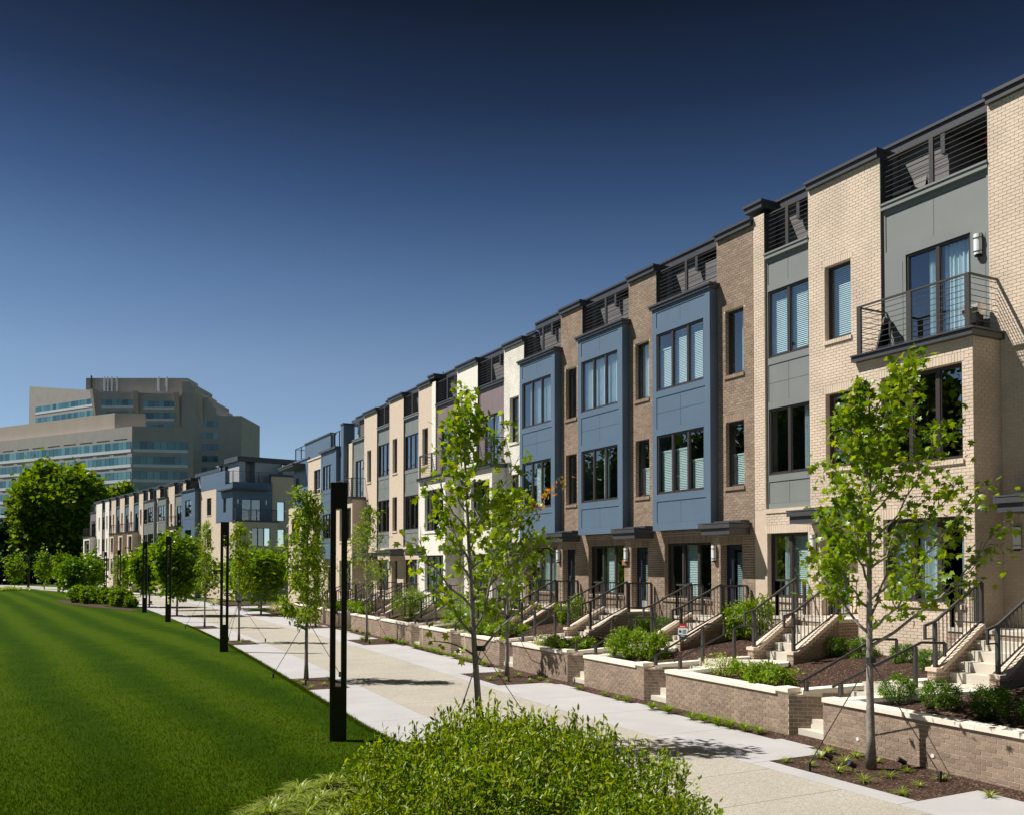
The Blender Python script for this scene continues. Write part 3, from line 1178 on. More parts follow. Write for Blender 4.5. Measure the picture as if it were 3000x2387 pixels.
def townhouse(name, label, s0, width, tw, kind, dz, brick, panel, lv, tower_win, door, strip=0.0, lites=3, insides=None, origin=None, rz=0.0, box=None, top_panel=True, lamp=True, group='terraced townhouses of the long row', furnish=True):
    """kind: 'balcony', 'flush' or 'bay'. lv 0: bricks laid singly, 1: laid as one mass, 2: too far to lay"""
    org = origin or (19.8, s0, 0)
    H = empty(name, org, label, 'townhouse', group, rz)
    ins = insides or {}
    TW = tw
    D = dz
    Wd = width - .006
    fl = 2.33 + D
    fine = lv < 2
    tb0 = TW                                            # where the bay side starts
    b1 = Wd - strip
    bw = brick + '_brick'
    mort = brick + '_mortar'
    face = mort if lv < 2 else brick + '_brickwork'
    inset = .007 if lv < 2 else 0.0
    trimz = 13.12 + D
    holes = []
    # openings
    w0, w1 = tower_win
    T3 = (w0, w1, 10.06 + D, 12.17 + D)
    T2 = (w0, w1, 6.48 + D, 8.56 + D)
    DR = (door[0], door[1], fl, 4.64 + D)
    holes += [T3, T2, DR]
    GF = None
    m0 = tb0 + (.34 if kind == 'bay' else .10)
    m1 = b1 - (.34 if kind == 'bay' else .10)
    if kind == 'bay':
        GF = (m0, m1 - .08, 2.82 + D, 4.74 + D)
        low_top = 5.16 + D
    elif kind == 'flush':
        GF = (m0, b1 - .05, 2.77 + D, 4.71 + D)
        low_top = 5.45 + D
    if GF:
        holes.append(GF)
    # ---- shell
    mb = MB()
    rv = MB()
    wall_face(mb, inset, .003, TW, 0, 14.56 + D, holes, .26, rv)
    if kind != 'balcony':
        wall_face(mb, inset, TW, b1, 0, low_top, holes, .26, rv)
    rv.build('reveal', brick + '_brickwork', H)
    if strip:
        wall_face(mb, inset, b1, Wd, 0, 14.56 + D if strip < .8 else trimz, [], .2)
        mb.quad((inset, b1, low_top if kind != 'balcony' else 9.12 + D), (.5, b1, low_top if kind != 'balcony' else 9.12 + D), (.5, b1, trimz), (inset, b1, trimz))
    # tower sides down in the recess of the bay
    mb.quad((inset, TW, 0), (inset, TW, trimz), (.6, TW, trimz), (.6, TW, 0))
    mb.build('wall', face, H)
    sb = MB()
    sb.quad((inset + .001, .004, 0), (10, .004, 0), (10, .004, trimz), (inset + .001, .004, trimz))
    sb.quad((inset + .001, Wd, 0), (inset + .001, Wd, trimz), (10, Wd, trimz), (10, Wd, 0))
    sb.quad((10, 0.004, 0), (10, Wd, 0), (10, Wd, 16 + D), (10, 0.004, 16 + D))
    sb.build('side_wall', 'grey_siding', H)
    rb = MB()
    rb.quad((2.6, .01, .2), (2.6, Wd - .01, .2), (2.6, Wd - .01, trimz), (2.6, .01, trimz))
    for z in (2.3 + D, 5.9 + D, 9.1 + D):
        rb.quad((.3, .01, z), (2.6, .01, z), (2.6, Wd - .01, z), (.3, Wd - .01, z))
    rb.build('room', 'dark_room', H)
    # tower above the deck: dark side cheeks and back
    tb = MB()
    tb.box(inset + .002, .5, .004, TW - .002, trimz - .1, 14.56 + D)
    if strip and strip < .8:
        tb.box(inset + .002, .5, b1 + .002, Wd, trimz - .1, 14.56 + D)
    tb.build('parapet_cheek', 'dark_siding', H)
    roof_cap(H, 0.0, TW, 14.56 + D)
    if strip and strip < .8:
        roof_cap(H, b1 - .02, Wd + .3, 14.74 + D)
    # deck, penthouse and its roof
    db = MB()
    db.box(.3, 2.2, .01, Wd, trimz - .12, trimz - .02)
    db.build('roof_deck', 'roof_membrane', H)
    pb = MB()
    cut = TW + (b1 - TW) * .52
    PX = .78
    top = 14.74 + D
    pb.box(PX, 9.9, cut, Wd, trimz - .02, top)
    pb.box(.5, 9.9, .01, TW - .05, trimz - .02, top)
    if kind == 'balcony':
        pb.box(2.6, 9.9, TW - .05, cut, trimz - .02, top)
        pb.box(PX, PX + .12, TW - .05, cut, trimz - .02, 13.62 + D)
    else:
        pb.box(PX, PX + .12, TW - .05, cut, trimz - .02, 14.42 + D)
        pb.box(2.4, 9.9, TW - .05, cut, trimz - .02, top)
    pb.build('penthouse_wall', 'grey_siding', H)
    if lv < 2:
        lb = MB()                                        # lap lines of the siding
        z = trimz + .16
        while z < 14.7 + D:
            lb.box(PX - .007, PX - .0005, cut, Wd - .002, z, z + .010)
            if z < (13.5 if kind == 'balcony' else 14.3) + D:
                lb.box(PX - .007, PX - .0005, TW, cut - .002, z, z + .010)
            z += .178
        o = lb.build('siding_laps', 'dark_siding', H)
        o['kind'] = 'stuff'
        MB().box(2.57, 2.59, TW + .1, cut - .12, trimz + .5, 14.6 + D).build('terrace_lining', 'pale_siding', H)
    fb = MB()
    fb.box(.60, 10.1, .0, width, 14.75 + D, 15.00 + D)
    fb.box(.55, 10.1, .0, width, 15.005 + D, 15.08 + D)
    fb.box(.56, .72, cut - .05, cut + .07, 14.2 + D, 14.75 + D)
    fb.build('penthouse_roof', 'dark_trim', H)
    # deck trim and railing
    tbm = MB()
    if kind != 'bay':
        tbm.box(-.02, .4, TW + .002, b1 - .002, trimz - .02, trimz + .10)
        tbm.box(-.05, .42, TW + .002, b1 - .002, trimz + .10, trimz + .15)
        tbm.build('deck_trim', 'grey_panel' if panel != 'mauve' else 'dark_trim', H)
    rail_run(H, 'deck_railing', [(.12, TW + .01), (.12, b1 - .01)], trimz + .15, 14.5 + D, 9, [(.12, TW + (b1 - TW) * .52)], fine=lv == 0)
    # ---- bay side
    pm = panel + '_panel'
    zz = lambda v: v + D
    if kind == 'flush':
        x = .10
        WN3 = (m0 - .04, b1 - .06, zz(10.04), zz(12.1))
        WN2 = (m0 - .04, b1 - .06, zz(6.48), zz(8.5))
        cladding(H, x, TW, b1, zz(5.45), trimz, pm, [WN3, WN2], [(zz(5.62), zz(6.28), 1), (zz(8.70), zz(9.84), 2), (zz(12.3), zz(12.98), 1)], side=.07, panels=fine)
        window(H, *WN3, x + .005, lites, ins.get('b3', 'blind'), seed=1, fine=fine)
        window(H, *WN2, x + .005, lites, ins.get('b2', 'drape'), seed=2, fine=fine)
        MB().box(-.03, .1, TW, b1, zz(5.32), zz(5.45)).build('bay_sill', bw, H)
    elif kind == 'bay':
        x = -.30
        y0, y1 = TW - .03, Wd - .18
        WN3 = (m0 - .05, m1 - .1, zz(10.07), zz(12.10))
        WN2 = (m0 - .05, m1 - .1, zz(6.45), zz(8.52))
        cladding(H, x, y0, y1, zz(5.18), zz(13.0), pm, [WN3, WN2], [(zz(5.45), zz(6.20), 1), (zz(8.75), zz(9.85), 2), (zz(12.32), zz(12.86), 1)], side=.24, panels=fine)
        window(H, *WN3, x + .005, 3, ins.get('b3', 'blind'), seed=1, fine=fine)
        window(H, *WN2, x + .005, 3, ins.get('b2', 'drape'), seed=2, fine=fine)
        cb = MB()
        cb.box(x + .001, .3, y0, y0 + .05, zz(5.18), zz(13.0))
        cb.box(x + .001, .3, y1 - .05, y1, zz(5.18), zz(13.0))
        cb.box(x + .001, .3, y0 + .05, y1 - .05, zz(5.18), zz(5.24))
        cb.build('bay_side', pm, H)
        gb = MB()
        gb.box(x - .10, .35, y0 - .08, y1 + .08, zz(13.0), zz(13.09))
        gb.box(x - .14, .35, y0 - .12, y1 + .12, zz(13.095), zz(13.17))
        gb.build('bay_cap', 'dark_trim', H)
        xb = MB()
        xb.quad((.18, TW + .05, zz(5.3)), (.18, TW + .05, zz(13)), (.18, b1, zz(13)), (.18, b1, zz(5.3)))
        wall_face(xb, .02, y1, Wd, zz(5.1), trimz, [], .1)
        xb.build('bay_back', 'dark_room', H) if False else None
    else:
        bd, by0, by1 = box
        x = .10
        dy0, dy1 = TW + (b1 - TW) * .17, TW + (b1 - TW) * .77
        DOOR = (dy0, dy1, zz(9.14), zz(11.74))
        cladding(H, x, TW, b1, zz(9.0), trimz, pm, [DOOR], [(zz(11.98), zz(12.95), 1)], side=.09, panels=fine)
        sp = MB()
        sp.box(x - .036, x - .029, TW + .13, dy0 - .09, zz(9.3), zz(11.6))
        sp.box(x - .036, x - .029, dy1 + .09, b1 - .13, zz(9.3), zz(11.6))
        sp.build('panel', pm, H)
        window(H, *DOOR, x + .005, 2, ins.get('b3', ['curtain', 'drape']), seed=3, fine=fine)['label'] = 'sliding glass balcony door'
        # brick box with its balcony
        G2 = (by0 + .28, by1 - .78, zz(6.2), zz(8.42))
        G1 = (by0 + .28, by1 - .80, zz(2.86), zz(4.88))
        xb = MB()
        rv = MB()
        wall_face(xb, -bd + inset, by0, by1, 0, zz(8.95), [G1, G2], .26, rv)
        rv.build('reveal', brick + '_brickwork', H)
        xb.quad((-bd + inset, by0 + (.007 if lv < 2 else 0), 0), (0.02, by0 + (.007 if lv < 2 else 0), 0), (0.02, by0 + (.007 if lv < 2 else 0), zz(8.95)), (-bd + inset, by0 + (.007 if lv < 2 else 0), zz(8.95)))
        xb.quad((-bd + inset, by1, 0), (-bd + inset, by1, zz(8.95)), (.02, by1, zz(8.95)), (.02, by1, 0))
        xb.build('wall', face, H)
        window(H, *G2, -bd + .16, 3, ins.get('b2', 'dark'), seed=4, fine=fine)
        window(H, *G1, -bd + .16, 3, ins.get('b1', ['drape', 'curtain', 'curtain']), seed=5, fine=fine)
        for g in (G1, G2):
            sl = MB()
            if lv < 2:
                for (p, q, r_, s_) in soldiers(g[0] - .04, g[1] + .04, g[2] - .125, .118):
                    sl.box(-bd - .045, -bd + .18, p, q, r_, s_)
            else:
                sl.box(-bd - .05, -bd + .18, g[0] - .05, g[1] + .05, g[2] - .13, g[2] - .005)
            sl.build('sill', bw, H)
        kb = MB()
        kb.box(-bd - .16, .08, by0 - .10, by1 + .02, zz(8.95), zz(9.08))
        kb.box(-bd - .20, .08, by0 - .14, by1 + .02, zz(9.085), zz(9.125))
        kb.build('balcony_slab', 'dark_trim', H)
        rail_run(H, 'balcony_railing', [(.05, by0 + .06), (-bd - .02, by0 + .06), (-bd - .02, by1 - .08), (.05, by1 - .08)], zz(9.125), zz(10.38), 9,
                 [(-bd - .02, by0 + .1), (-bd - .02, (by0 + by1) / 2), (-bd - .02, by1 - .14)], fine=lv == 0)
        if lamp:
            wall_lamp(H, x - .04, TW + (b1 - TW) * .09, zz(11.35), fine)
    # ---- tower windows, door, canopy, lamp
    sill = (bw, 1) if lv < 2 else (bw, 0)
    window(H, *T3, .16, 1, ins.get('t3', 'blind'), sill=sill, seed=6, fine=fine)
    window(H, *T2, .16, 1, ins.get('t2', 'dark'), sill=sill, seed=7, fine=fine)
    if GF:
        window(H, *GF, .16, 3 if kind == 'bay' else lites, ins.get('g', ['dark', 'blind', 'dark']), sill=sill, seed=8, fine=fine)
    front_door(H, *DR, .27, fine)
    canopy(H, door[0] - 1.1, door[1] + .42, 4.92 + D) if kind != 'bay' else canopy(H, door[0] - .42, door[1] + .02, 4.93 + D)
    if kind != 'balcony':
        wall_lamp(H, -.002, door[1] + .24, 4.36 + D, fine)
    else:
        wall_lamp(H, -.002, door[1] + .42, 4.36 + D, fine)
    # ---- bricks
    if lv < 2:
        rects = []
        sold = []
        sz = .235
        def region(y0, y1, z0, z1, hs):
            hh = []
            for a, b, c, d in hs:
                if a < y1 and b > y0 and c < z1 and d > z0:
                    hh.append((a, b, c, d))
                    cc = (z1 - z0) / max(1, round((z1 - z0) / .0813))
                    sz = min(z1, z0 + round((d + .235 - z0) / cc) * cc) - d
                    hh.append((a - .06, b + .06, d, d + sz))
                    sold.extend(soldiers(a - .06, b + .06, d, sz))
            return [(-q, -p, r_, s_) for (p, q, r_, s_) in running_bond(y0, y1, z0, z1, hh)]
        zl = 1.1 + min(0, D)
        rects += region(.004, TW, zl, 14.56 + D, [T3, T2, DR])
        if GF:
            rects += region(TW, b1, zl, low_top, [GF])
        if strip:
            rects += [(-q, -p, r_, s_) for (p, q, r_, s_) in running_bond(b1, Wd, low_top if GF else zl, 14.56 + D)]
        if kind == 'bay':
            rects += [(-q, -p, r_, s_) for (p, q, r_, s_) in running_bond(Wd - .18, Wd, zl, trimz)]
        rects += [(-q, -p, r_, s_) for (p, q, r_, s_) in sold]
        lo, hi = 4.0, 12.0
        key = lambda b_: (abs(b_[2] - 8.5) * .35 + (-b_[0]) * 1.0 + (0 if b_[2] > 3.4 else 6))
        if kind == 'balcony':
            fr = []
            sold.clear()
            fr += region(by0, by1, zl, zz(8.95), [G1, G2])
            fr += [(-q, -p, r_, s_) for (p, q, r_, s_) in sold]
            key2 = lambda b_: (-b_[0]) * 1.2 + abs(b_[2] - 7.4)
            place_bricks(H, fr, (-bd, 0), -math.pi / 2, bw, 300 if lv == 0 else 0, key2)
            place_bricks(H, rects, (0, 0), -math.pi / 2, bw, 0)
            place_bricks(H, running_bond(-bd + .02, 0.0, zl, zz(8.95)), (0, by0), 0.0, bw, 0)
        else:
            place_bricks(H, rects, (0, 0), -math.pi / 2, bw, 300 if lv == 0 else 0, key)
        # brick reveals on the far jamb of each opening (they face the camera's side)
    return H


townhouse('townhouse', 'nearest beige brick townhouse, with railed balcony over a brick box', 10.5, 5.95, 2.9, 'balcony', 0, 'beige', 'grey', 0,
          (1.1, 2.0), (.85, 1.85), box=(1.0, 2.64, 5.93), insides={'t3': 'dark', 'b2': 'dark', 't2': 'dark'})
townhouse('townhouse', 'beige brick townhouse with flat grey bay, between balcony house and blue bays', 16.45, 4.80, 2.53, 'flush', 0, 'beige', 'grey', 0,
          (1.01, 1.93), (1.14, 2.14), strip=.48, lites=2, insides={'t3': 'blind', 't2': 'dark', 'b3': ['blind', 'blind'], 'b2': ['drape', 'dark'], 'g': ['blind', 'drape']})
BL = [('brown brick townhouse with slate blue bay, right hand one of the three blue bays', 0, {'t3': 'drape', 't2': 'low', 'b3': ['blind', 'blind', 'half'], 'b2': ['low', 'half', 'half'], 'g': ['dark', 'blind', 'dark']}),
      ('brown brick townhouse with slate blue bay, middle one of the three blue bays', 1, {'t3': 'curtain', 't2': 'low', 'b3': ['curtain', 'curtain', 'curtain'], 'b2': ['dark', 'drape', 'dark'], 'g': ['dark', 'blind', 'dark']}),
      ('brown brick townhouse with slate blue bay, beside the white brick house', 1, {'t3': 'dark', 't2': 'dark', 'b3': ['curtain', 'curtain', 'drape'], 'b2': ['dark', 'blind', 'dark'], 'g': ['curtain', 'curtain', 'dark']})]
for k, (lab, lv, ins) in enumerate(BL):
    townhouse('townhouse', lab, 21.25 + 4.955 * k, 4.955, 1.70, 'bay', -.22, 'brown', 'blue', lv, (.45, 1.31), (.57, 1.59), insides=ins)
townhouse('townhouse', 'white brick townhouse with mauve panels above its balcony, next to the blue bays', 36.12, 4.85, 1.98, 'balcony', -.60, 'white', 'mauve', 1,
          (.50, 1.40), (.55, 1.55), box=(.75, 1.75, 4.83), insides={'t3': 'dark'})
townhouse('townhouse', 'white brick townhouse with mauve panels, behind the tall leaning maple', 40.97, 5.96, 2.50, 'balcony', -.60, 'white', 'mauve', 2,
          (1.05, 1.95), (1.0, 2.0), strip=.58, box=(.75, 2.30, 5.90))
townhouse('townhouse', 'beige brick townhouse with flat grey bay, directly beside the white brick houses', 46.93, 4.32, 1.92, 'flush', -.62, 'beige', 'grey', 2, (.50, 1.35), (.5, 1.5), insides={'b3': 'dark', 'b2': 'dark', 'g': 'curtain'})
townhouse('townhouse', 'middle of the three beige townhouses past the white houses, flat grey bay', 51.25, 4.75, 2.43, 'flush', -.62, 'beige', 'grey', 2, (1.07, 1.87), (1.0, 2.0), insides={'b3': 'dark', 'b2': 'dark', 'g': 'curtain'})
townhouse('townhouse', 'beige brick townhouse with small railed balcony, last before the blue corner house', 56.0, 6.14, 2.56, 'balcony', -.80, 'beige', 'grey', 2, (1.14, 1.94), (1.0, 2.0), strip=1.0, box=(.9, 2.3, 5.9))


# ------------------------------------------------------------------ corner houses (two cladding colours, windows on two sides)
def end_face(mb, y, x0, x1, z0, z1, holes, depth):
    t = MB()
    wall_face(t, y, -x1, -x0, z0, z1, [(-b, -a, c, d) for a, b, c, d in holes], depth)
    i = len(mb.v)
    mb.v += [(-v[1], v[0], v[2]) for v in t.v]
    mb.f += [tuple(i + k for k in f) for f in t.f]


def end_window(H, x0, x1, z0, z1, y, lites=1, inside='dark', **k):
    w = window(H, -x1, -x0, z0, z1, y, lites, inside, **k)
    w.rotation_euler = (0, 0, math.pi / 2)
    return w


def corner_house_near():
    H = empty('townhouse', (19.5, 62.14, 0), 'blue and beige corner townhouse with awning and roof deck, end of the long row', 'townhouse', 'terraced townhouses of the long row')
    wb = MB()
    BW = [(5.8, 7.6, 9.28, 11.12), (5.8, 7.6, 5.75, 7.5), (5.8, 7.6, 1.7, 3.7)]
    wall_face(wb, 0, 4.8, 9.3, 0, 12.0, BW, .2)
    wall_face(wb, 0, .6, 4.8, 0, 4.2, [(1.6, 3.8, 1.7, 3.6)], .2)
    CW = [(10.6, 13.0, 5.6, 7.6), (10.6, 13.0, 1.7, 3.8)]
    wall_face(wb, -.35, 9.9, 14.0, 0, 8.45, CW, .2)
    wb.quad((-.35, 9.9, 0), (.2, 9.9, 0), (.2, 9.9, 8.45), (-.35, 9.9, 8.45))
    wb.build('wall', 'beige_brickwork', H)
    MB().box(-.06, .1, 4.78, 9.32, 12.0, 12.12).build('wall_coping', 'beige_brick', H)
    pb = MB()
    pb.box(-.02, .8, 0.0, .62, 0, 13.7)
    pb.box(.12, .5, 3.6, 10.7, 11.9, 13.5)
    pb.build('parapet_wall', 'blue_panel', H)
    MB().box(-.06, .84, -.04, .66, 13.7, 13.82).build('pier_cap', 'dark_trim', H)
    MB().box(.06, .56, 3.56, 10.74, 13.5, 13.62).build('parapet_cap', 'dark_trim', H)
    cb = MB()
    K3 = [(12.2, 13.2, 9.3, 11.0)]
    wall_face(cb, .05, 9.3, 14.0, 8.4, 12.3, K3, .15)
    cb.quad((.05, 14, 0), (.05, 14, 12.3), (10, 14, 12.3), (10, 14, 0))
    cb.quad((.05, .003, 0), (10, .003, 0), (10, .003, 12.2), (.05, .003, 12.2))
    cb.quad((.5, .6, 11.9), (.5, 14, 11.9), (10, 14, 11.9), (10, .6, 11.9))
    cb.build('corner_cladding', 'blue_panel', H)
    cladding(H, -.25, .9, 4.75, 4.2, 12.1, 'blue_panel', [(2.0, 4.2, 9.3, 11.1), (2.0, 4.2, 5.7, 7.5)], [(11.3, 11.9, 1), (7.8, 9.0, 2), (4.5, 5.4, 1)], side=.3)
    window(H, 2.0, 4.2, 9.3, 11.1, -.24, 3, 'dark', fine=False)
    window(H, 2.0, 4.2, 5.7, 7.5, -.24, 3, 'dark', fine=False)
    sb = MB()
    sb.box(-.25, .3, .9, .95, 4.2, 12.1)
    sb.box(-.25, .3, 4.7, 4.75, 4.2, 12.1)
    sb.build('bay_side', 'blue_panel', H)
    MB().box(-.4, .2, .75, 4.9, 12.1, 12.26).build('bay_cap', 'dark_trim', H)
    for g in BW:
        window(H, *g, .1, 2, 'dark', sill=('beige_brick', 0), fine=False)
    window(H, 1.6, 3.8, 1.7, 3.6, .1, 3, 'dark', fine=False)
    for g in CW:
        window(H, *g, -.25, 2, 'dark', fine=False)
    window(H, *K3[0], .1, 2, 'curtain', fine=False)
    ab = MB()
    ab.box(-.95, .05, 10.4, 15.2, 11.72, 11.86)
    ab.box(-1.0, .05, 10.35, 15.25, 11.87, 11.98)
    ab.build('awning', 'dark_trim', H)
    MB().box(-.02, .3, 9.3, 14.05, 12.3, 12.42).build('deck_trim', 'blue_panel', H)
    rail_run(H, 'deck_railing', [(.15, .62), (.15, 3.6)], 12.3, 13.45, 7, [(.15, 1.5), (.15, 2.9)], fine=False)
    rail_run(H, 'deck_railing', [(.15, 10.7), (.15, 13.9), (3, 13.9)], 12.42, 13.5, 7, [(.15, 12), (.15, 13.8)], fine=False)
    rb = MB()
    rb.box(3.0, 9.5, .2, 6.0, 11.9, 14.6)
    rb.build('penthouse_wall', 'pale_siding', H)
    MB().box(2.6, 9.8, .0, 6.3, 14.6, 15.05).build('penthouse_roof', 'dark_trim', H)
    MB().quad((2, .05, 0), (2, 13.9, 0), (2, 13.9, 12), (2, .05, 12)).build('room', 'dark_room', H)
    return H


corner_house_near()

AL = R(8.42)
FD = (-math.sin(AL), math.cos(AL))
FO = (18.66, 105.58)


def far_pt(q, off=0.0):
    return (FO[0] + FD[0] * q + math.cos(AL) * off, FO[1] + FD[1] * q + math.sin(AL) * off, 0)


def corner_house_far():
    H = empty('townhouse', far_pt(-5.0), 'blue and beige corner townhouse at the front of the far row, dark balcony door', 'townhouse', 'townhouses of the far row', AL)
    wb = MB()
    BW = [(7.6, 9.2, 9.5, 11.5), (7.6, 9.2, 5.8, 7.9), (7.6, 9.2, 1.8, 3.9)]
    wall_face(wb, 0, 5.95, 11.7, 0, 12.4, BW, .2)
    SW = [(1.6, 3.6, 5.8, 7.8), (1.6, 3.6, 1.8, 3.9)]
    wall_face(wb, -.05, -.6, 5.9, 0, 8.45, SW, .2)
    EW = [(1.75, 3.85, 5.8, 7.85), (1.75, 3.85, 1.8, 3.9)]
    end_face(wb, -.6, -.05, 4.7, 0, 8.45, EW, .2)
    wb.quad((4.7, -.6, 0), (4.7, 1.0, 0), (4.7, 1.0, 8.45), (4.7, -.6, 8.45))
    BE = [(5.2, 6.1, 8.7, 10.9), (5.2, 6.1, 5.8, 7.8)]
    end_face(wb, .9, 4.5, 12.0, 0, 13.7, BE, .2)
    wb.quad((12, .9, 0), (12, 11, 0), (12, 11, 13), (12, .9, 13))
    wb.build('wall', 'beige_brickwork', H)
    MB().box(4.4, 12.2, .8, 1.4, 13.7, 13.95).build('parapet_cap', 'dark_trim', H)
    bb = MB()
    BD = [(1.0, 3.15, 8.65, 11.0)]
    end_face(bb, .55, 0, 4.5, 8.45, 12.85, BD, .12)
    wall_face(bb, 0, .55, 5.95, 8.45, 12.7, [(2.6, 3.5, 9.6, 11.2)], .12)
    bb.box(.02, .5, 3.0, 11.7, 12.42, 14.25)
    bb.quad((.05, .6, 12.8), (4.5, .6, 12.8), (4.5, 11, 12.8), (.05, 11, 12.8))
    bb.build('corner_cladding', 'blue_panel', H)
    end_window(H, *BD[0], .56, 2, 'dark', fine=False)
    window(H, 2.6, 3.5, 9.6, 11.2, .02, 2, 'curtain', fine=False)
    for g in BW:
        window(H, *g, .1, 3, 'dark', sill=('beige_brick', 0), fine=False)
    for g in SW:
        window(H, *g, .05, 2, 'dark', fine=False)
    for g in EW:
        end_window(H, *g, -.5, 3, 'dark', fine=False)
    for g in BE:
        end_window(H, *g, 1.0, 1, 'dark', fine=False)
    for xx in (.55, 3.75):
        l = wall_lamp(H, .55, -xx, 10.7, False)
        l.rotation_euler = (0, 0, math.pi / 2)
    MB().box(-.15, 4.8, -.7, .5, 8.45, 8.62).build('balcony_slab', 'dark_trim', H)
    rail_run(H, 'balcony_railing', [(.0, .5), (.0, -.55), (4.6, -.55), (4.6, .8)], 8.62, 9.85, 8, [(.0, -.55), (2.3, -.55), (4.6, -.55)], fine=False)
    ab = MB()
    ab.box(-.45, 3.9, -.45, .55, 11.95, 12.1)
    ab.box(-.45, 0, .55, 4.4, 11.95, 12.1)
    ab.build('awning', 'dark_trim', H)
    rail_run(H, 'deck_railing', [(.1, 3.0), (.1, .75), (4.5, .75)], 12.85, 14.05, 8, [(.1, .75), (1.5, .75), (3.0, .75)], fine=False)
    pb = MB()
    pb.box(1.3, 2.0, 2.2, 6, 12.8, 15.3)
    pb.box(3.1, 6.2, 2.2, 6, 12.8, 15.3)
    pb.box(2.0, 3.1, 3.6, 6, 12.8, 15.3)
    pb.box(6.0, 7.5, 1.2, 6, 12.8, 15.1)
    pb.build('penthouse_wall', 'pale_siding', H)
    MB().box(1.0, 8.0, 1.9, 6.3, 15.3, 15.85).build('penthouse_roof', 'dark_trim', H)
    MB().tube([(.9, 7.5, 14.6), (.9, 7.5, 15.0), (.9, 7.5, 15.02), (.9, 7.5, 15.2)], [.25, .25, .5, .4], 12).build('roof_vent', 'chrome', H)
    cladding(H, -.55, 11.8, 17.1, 4.2, 12.7, 'blue_panel', [(13.2, 15.6, 9.6, 11.6), (13.2, 15.6, 6.0, 8.0)], [(11.9, 12.5, 1), (8.3, 9.3, 2), (4.5, 5.6, 1)], side=.4)
    sb = MB()
    sb.box(-.55, 6, 11.75, 11.8, 0, 12.7)
    sb.box(-.549, .3, 17.05, 17.1, 0, 12.7)
    sb.build('bay_side', 'blue_panel', H)
    MB().box(-.7, .3, 11.6, 17.2, 12.7, 12.85).build('bay_cap', 'dark_trim', H)
    window(H, 13.2, 15.6, 9.6, 11.6, -.53, 2, 'dark', fine=False)
    window(H, 13.2, 15.6, 6.0, 8.0, -.53, 2, 'dark', fine=False)
    lw = MB()
    wall_face(lw, -.5, 11.8, 17.1, 0, 4.2, [(13.4, 15.4, 1.8, 3.8)], .2)
    lw.build('wall', 'beige_brickwork', H)
    MB().quad((2, .9, 0), (2, 17, 0), (2, 17, 12.4), (2, .9, 12.4)).build('room', 'dark_room', H)
    MB().box(1.5, 9, 6.0, 17.1, 12.7, 14.6).build('penthouse_wall', 'pale_siding', H)
    MB().box(1.0, 9.2, 6.0, 17.1, 14.6, 15.0).build('penthouse_roof', 'dark_trim', H)
    return H


corner_house_far()
FAR = [  # q0, width, tower, kind, brick, panel, box, words
    (12.3, 4.75, 1.1, 'balcony', 'beige', 'grey', (.9, 1.0, 4.7), 'beige far row townhouse with one small balcony, right of the two grey bays'),
    (17.05, 6.65, 2.75, 'bay', 'beige', 'grey', None, 'beige far row townhouse with grey bay, the nearer of the two grey bays'),
    (23.7, 5.05, 1.65, 'bay', 'beige', 'grey', None, 'beige far row townhouse with grey bay, the farther of the two grey bays'),
    (28.75, 3.35, .85, 'flush', 'beige', 'grey', None, 'narrow beige far row townhouse with a flat grey window strip'),
    (32.1, 5.25, 2.35, 'balcony', 'beige', 'blue', (.9, 2.3, 5.2), 'beige far row townhouse with pale blue panel over balcony, nearest of three alike'),
    (37.35, 5.35, 2.75, 'balcony', 'beige', 'blue', (.9, 2.7, 5.3), 'beige far row townhouse with pale blue panel over balcony, middle of three alike'),
    (42.7, 5.4, 2.9, 'balcony', 'beige', 'blue', (.9, 2.8, 5.3), 'beige far row townhouse with pale blue panel over balcony, farthest of three alike'),
    (48.1, 4.45, 2.95, 'flush', 'beige', 'mauve', None, 'beige far row townhouse with a dark mauve strip, beside the white end houses'),
    (52.55, 4.95, 2.75, 'flush', 'white', 'mauve', None, 'white far row townhouse with mauve strip, nearer of the two white ones'),
    (57.5, 9.2, 4.2, 'balcony', 'white', 'mauve', (1.0, 4.2, 9.1), 'white far row townhouse with balcony box at the end of the terrace'),
]
for q, w, tw, kind, br, pan, bx, lab in FAR:
    d0 = max(.12, tw * .38)
    d1 = min(tw - .1, d0 + .85)
    townhouse('townhouse', lab, 0, w, tw, kind, -.5, br, pan, 2, (d0, d1), (d0, d1), lites=2, insides={k: 'dark' for k in ('t3', 't2', 'b3', 'b2', 'b1', 'g')},
              origin=far_pt(q), rz=AL, box=bx, group='townhouses of the far row')


# ------------------------------------------------------------------ entrance steps, planter walls and garden beds
def post_rail(p0, p1, h0, h1, parent, name='stair_railing', balusters=True, pitch=.145, fine=True):
    """sloping railing between two plan points with foot heights h0, h1"""
    mb = MB()
    a, b = Vector((*p0, h0 + 1.0)), Vector((*p1, h1 + 1.0))
    mb.bar(a, b, .05, .05)
    la, lb = Vector((*p0, h0 + .14)), Vector((*p1, h1 + .14))
    mb.bar(la, lb, .028, .035)
    r = mb.build(name, 'railing_metal', parent)
    for p, h in ((p0, h0), (p1, h1)):
        MB().box(p[0] - .04, p[0] + .04, p[1] - .035, p[1] + .035, h, h + .975).build('post', 'railing_metal', r)
    if balusters:
        n = int((b - a).length / pitch)
        allb = MB()
        for k in range(1, n):
            t = k / n
            q0, q1 = la.lerp(lb, t), a.lerp(b, t)
            if fine:
                MB().bar(q0, q1, .016).build('baluster', 'railing_metal', r)
            else:
                allb.bar(q0, q1, .018)
        if not fine and n > 1:
            allb.build('balusters', 'railing_metal', r)['kind'] = 'stuff'
    return r


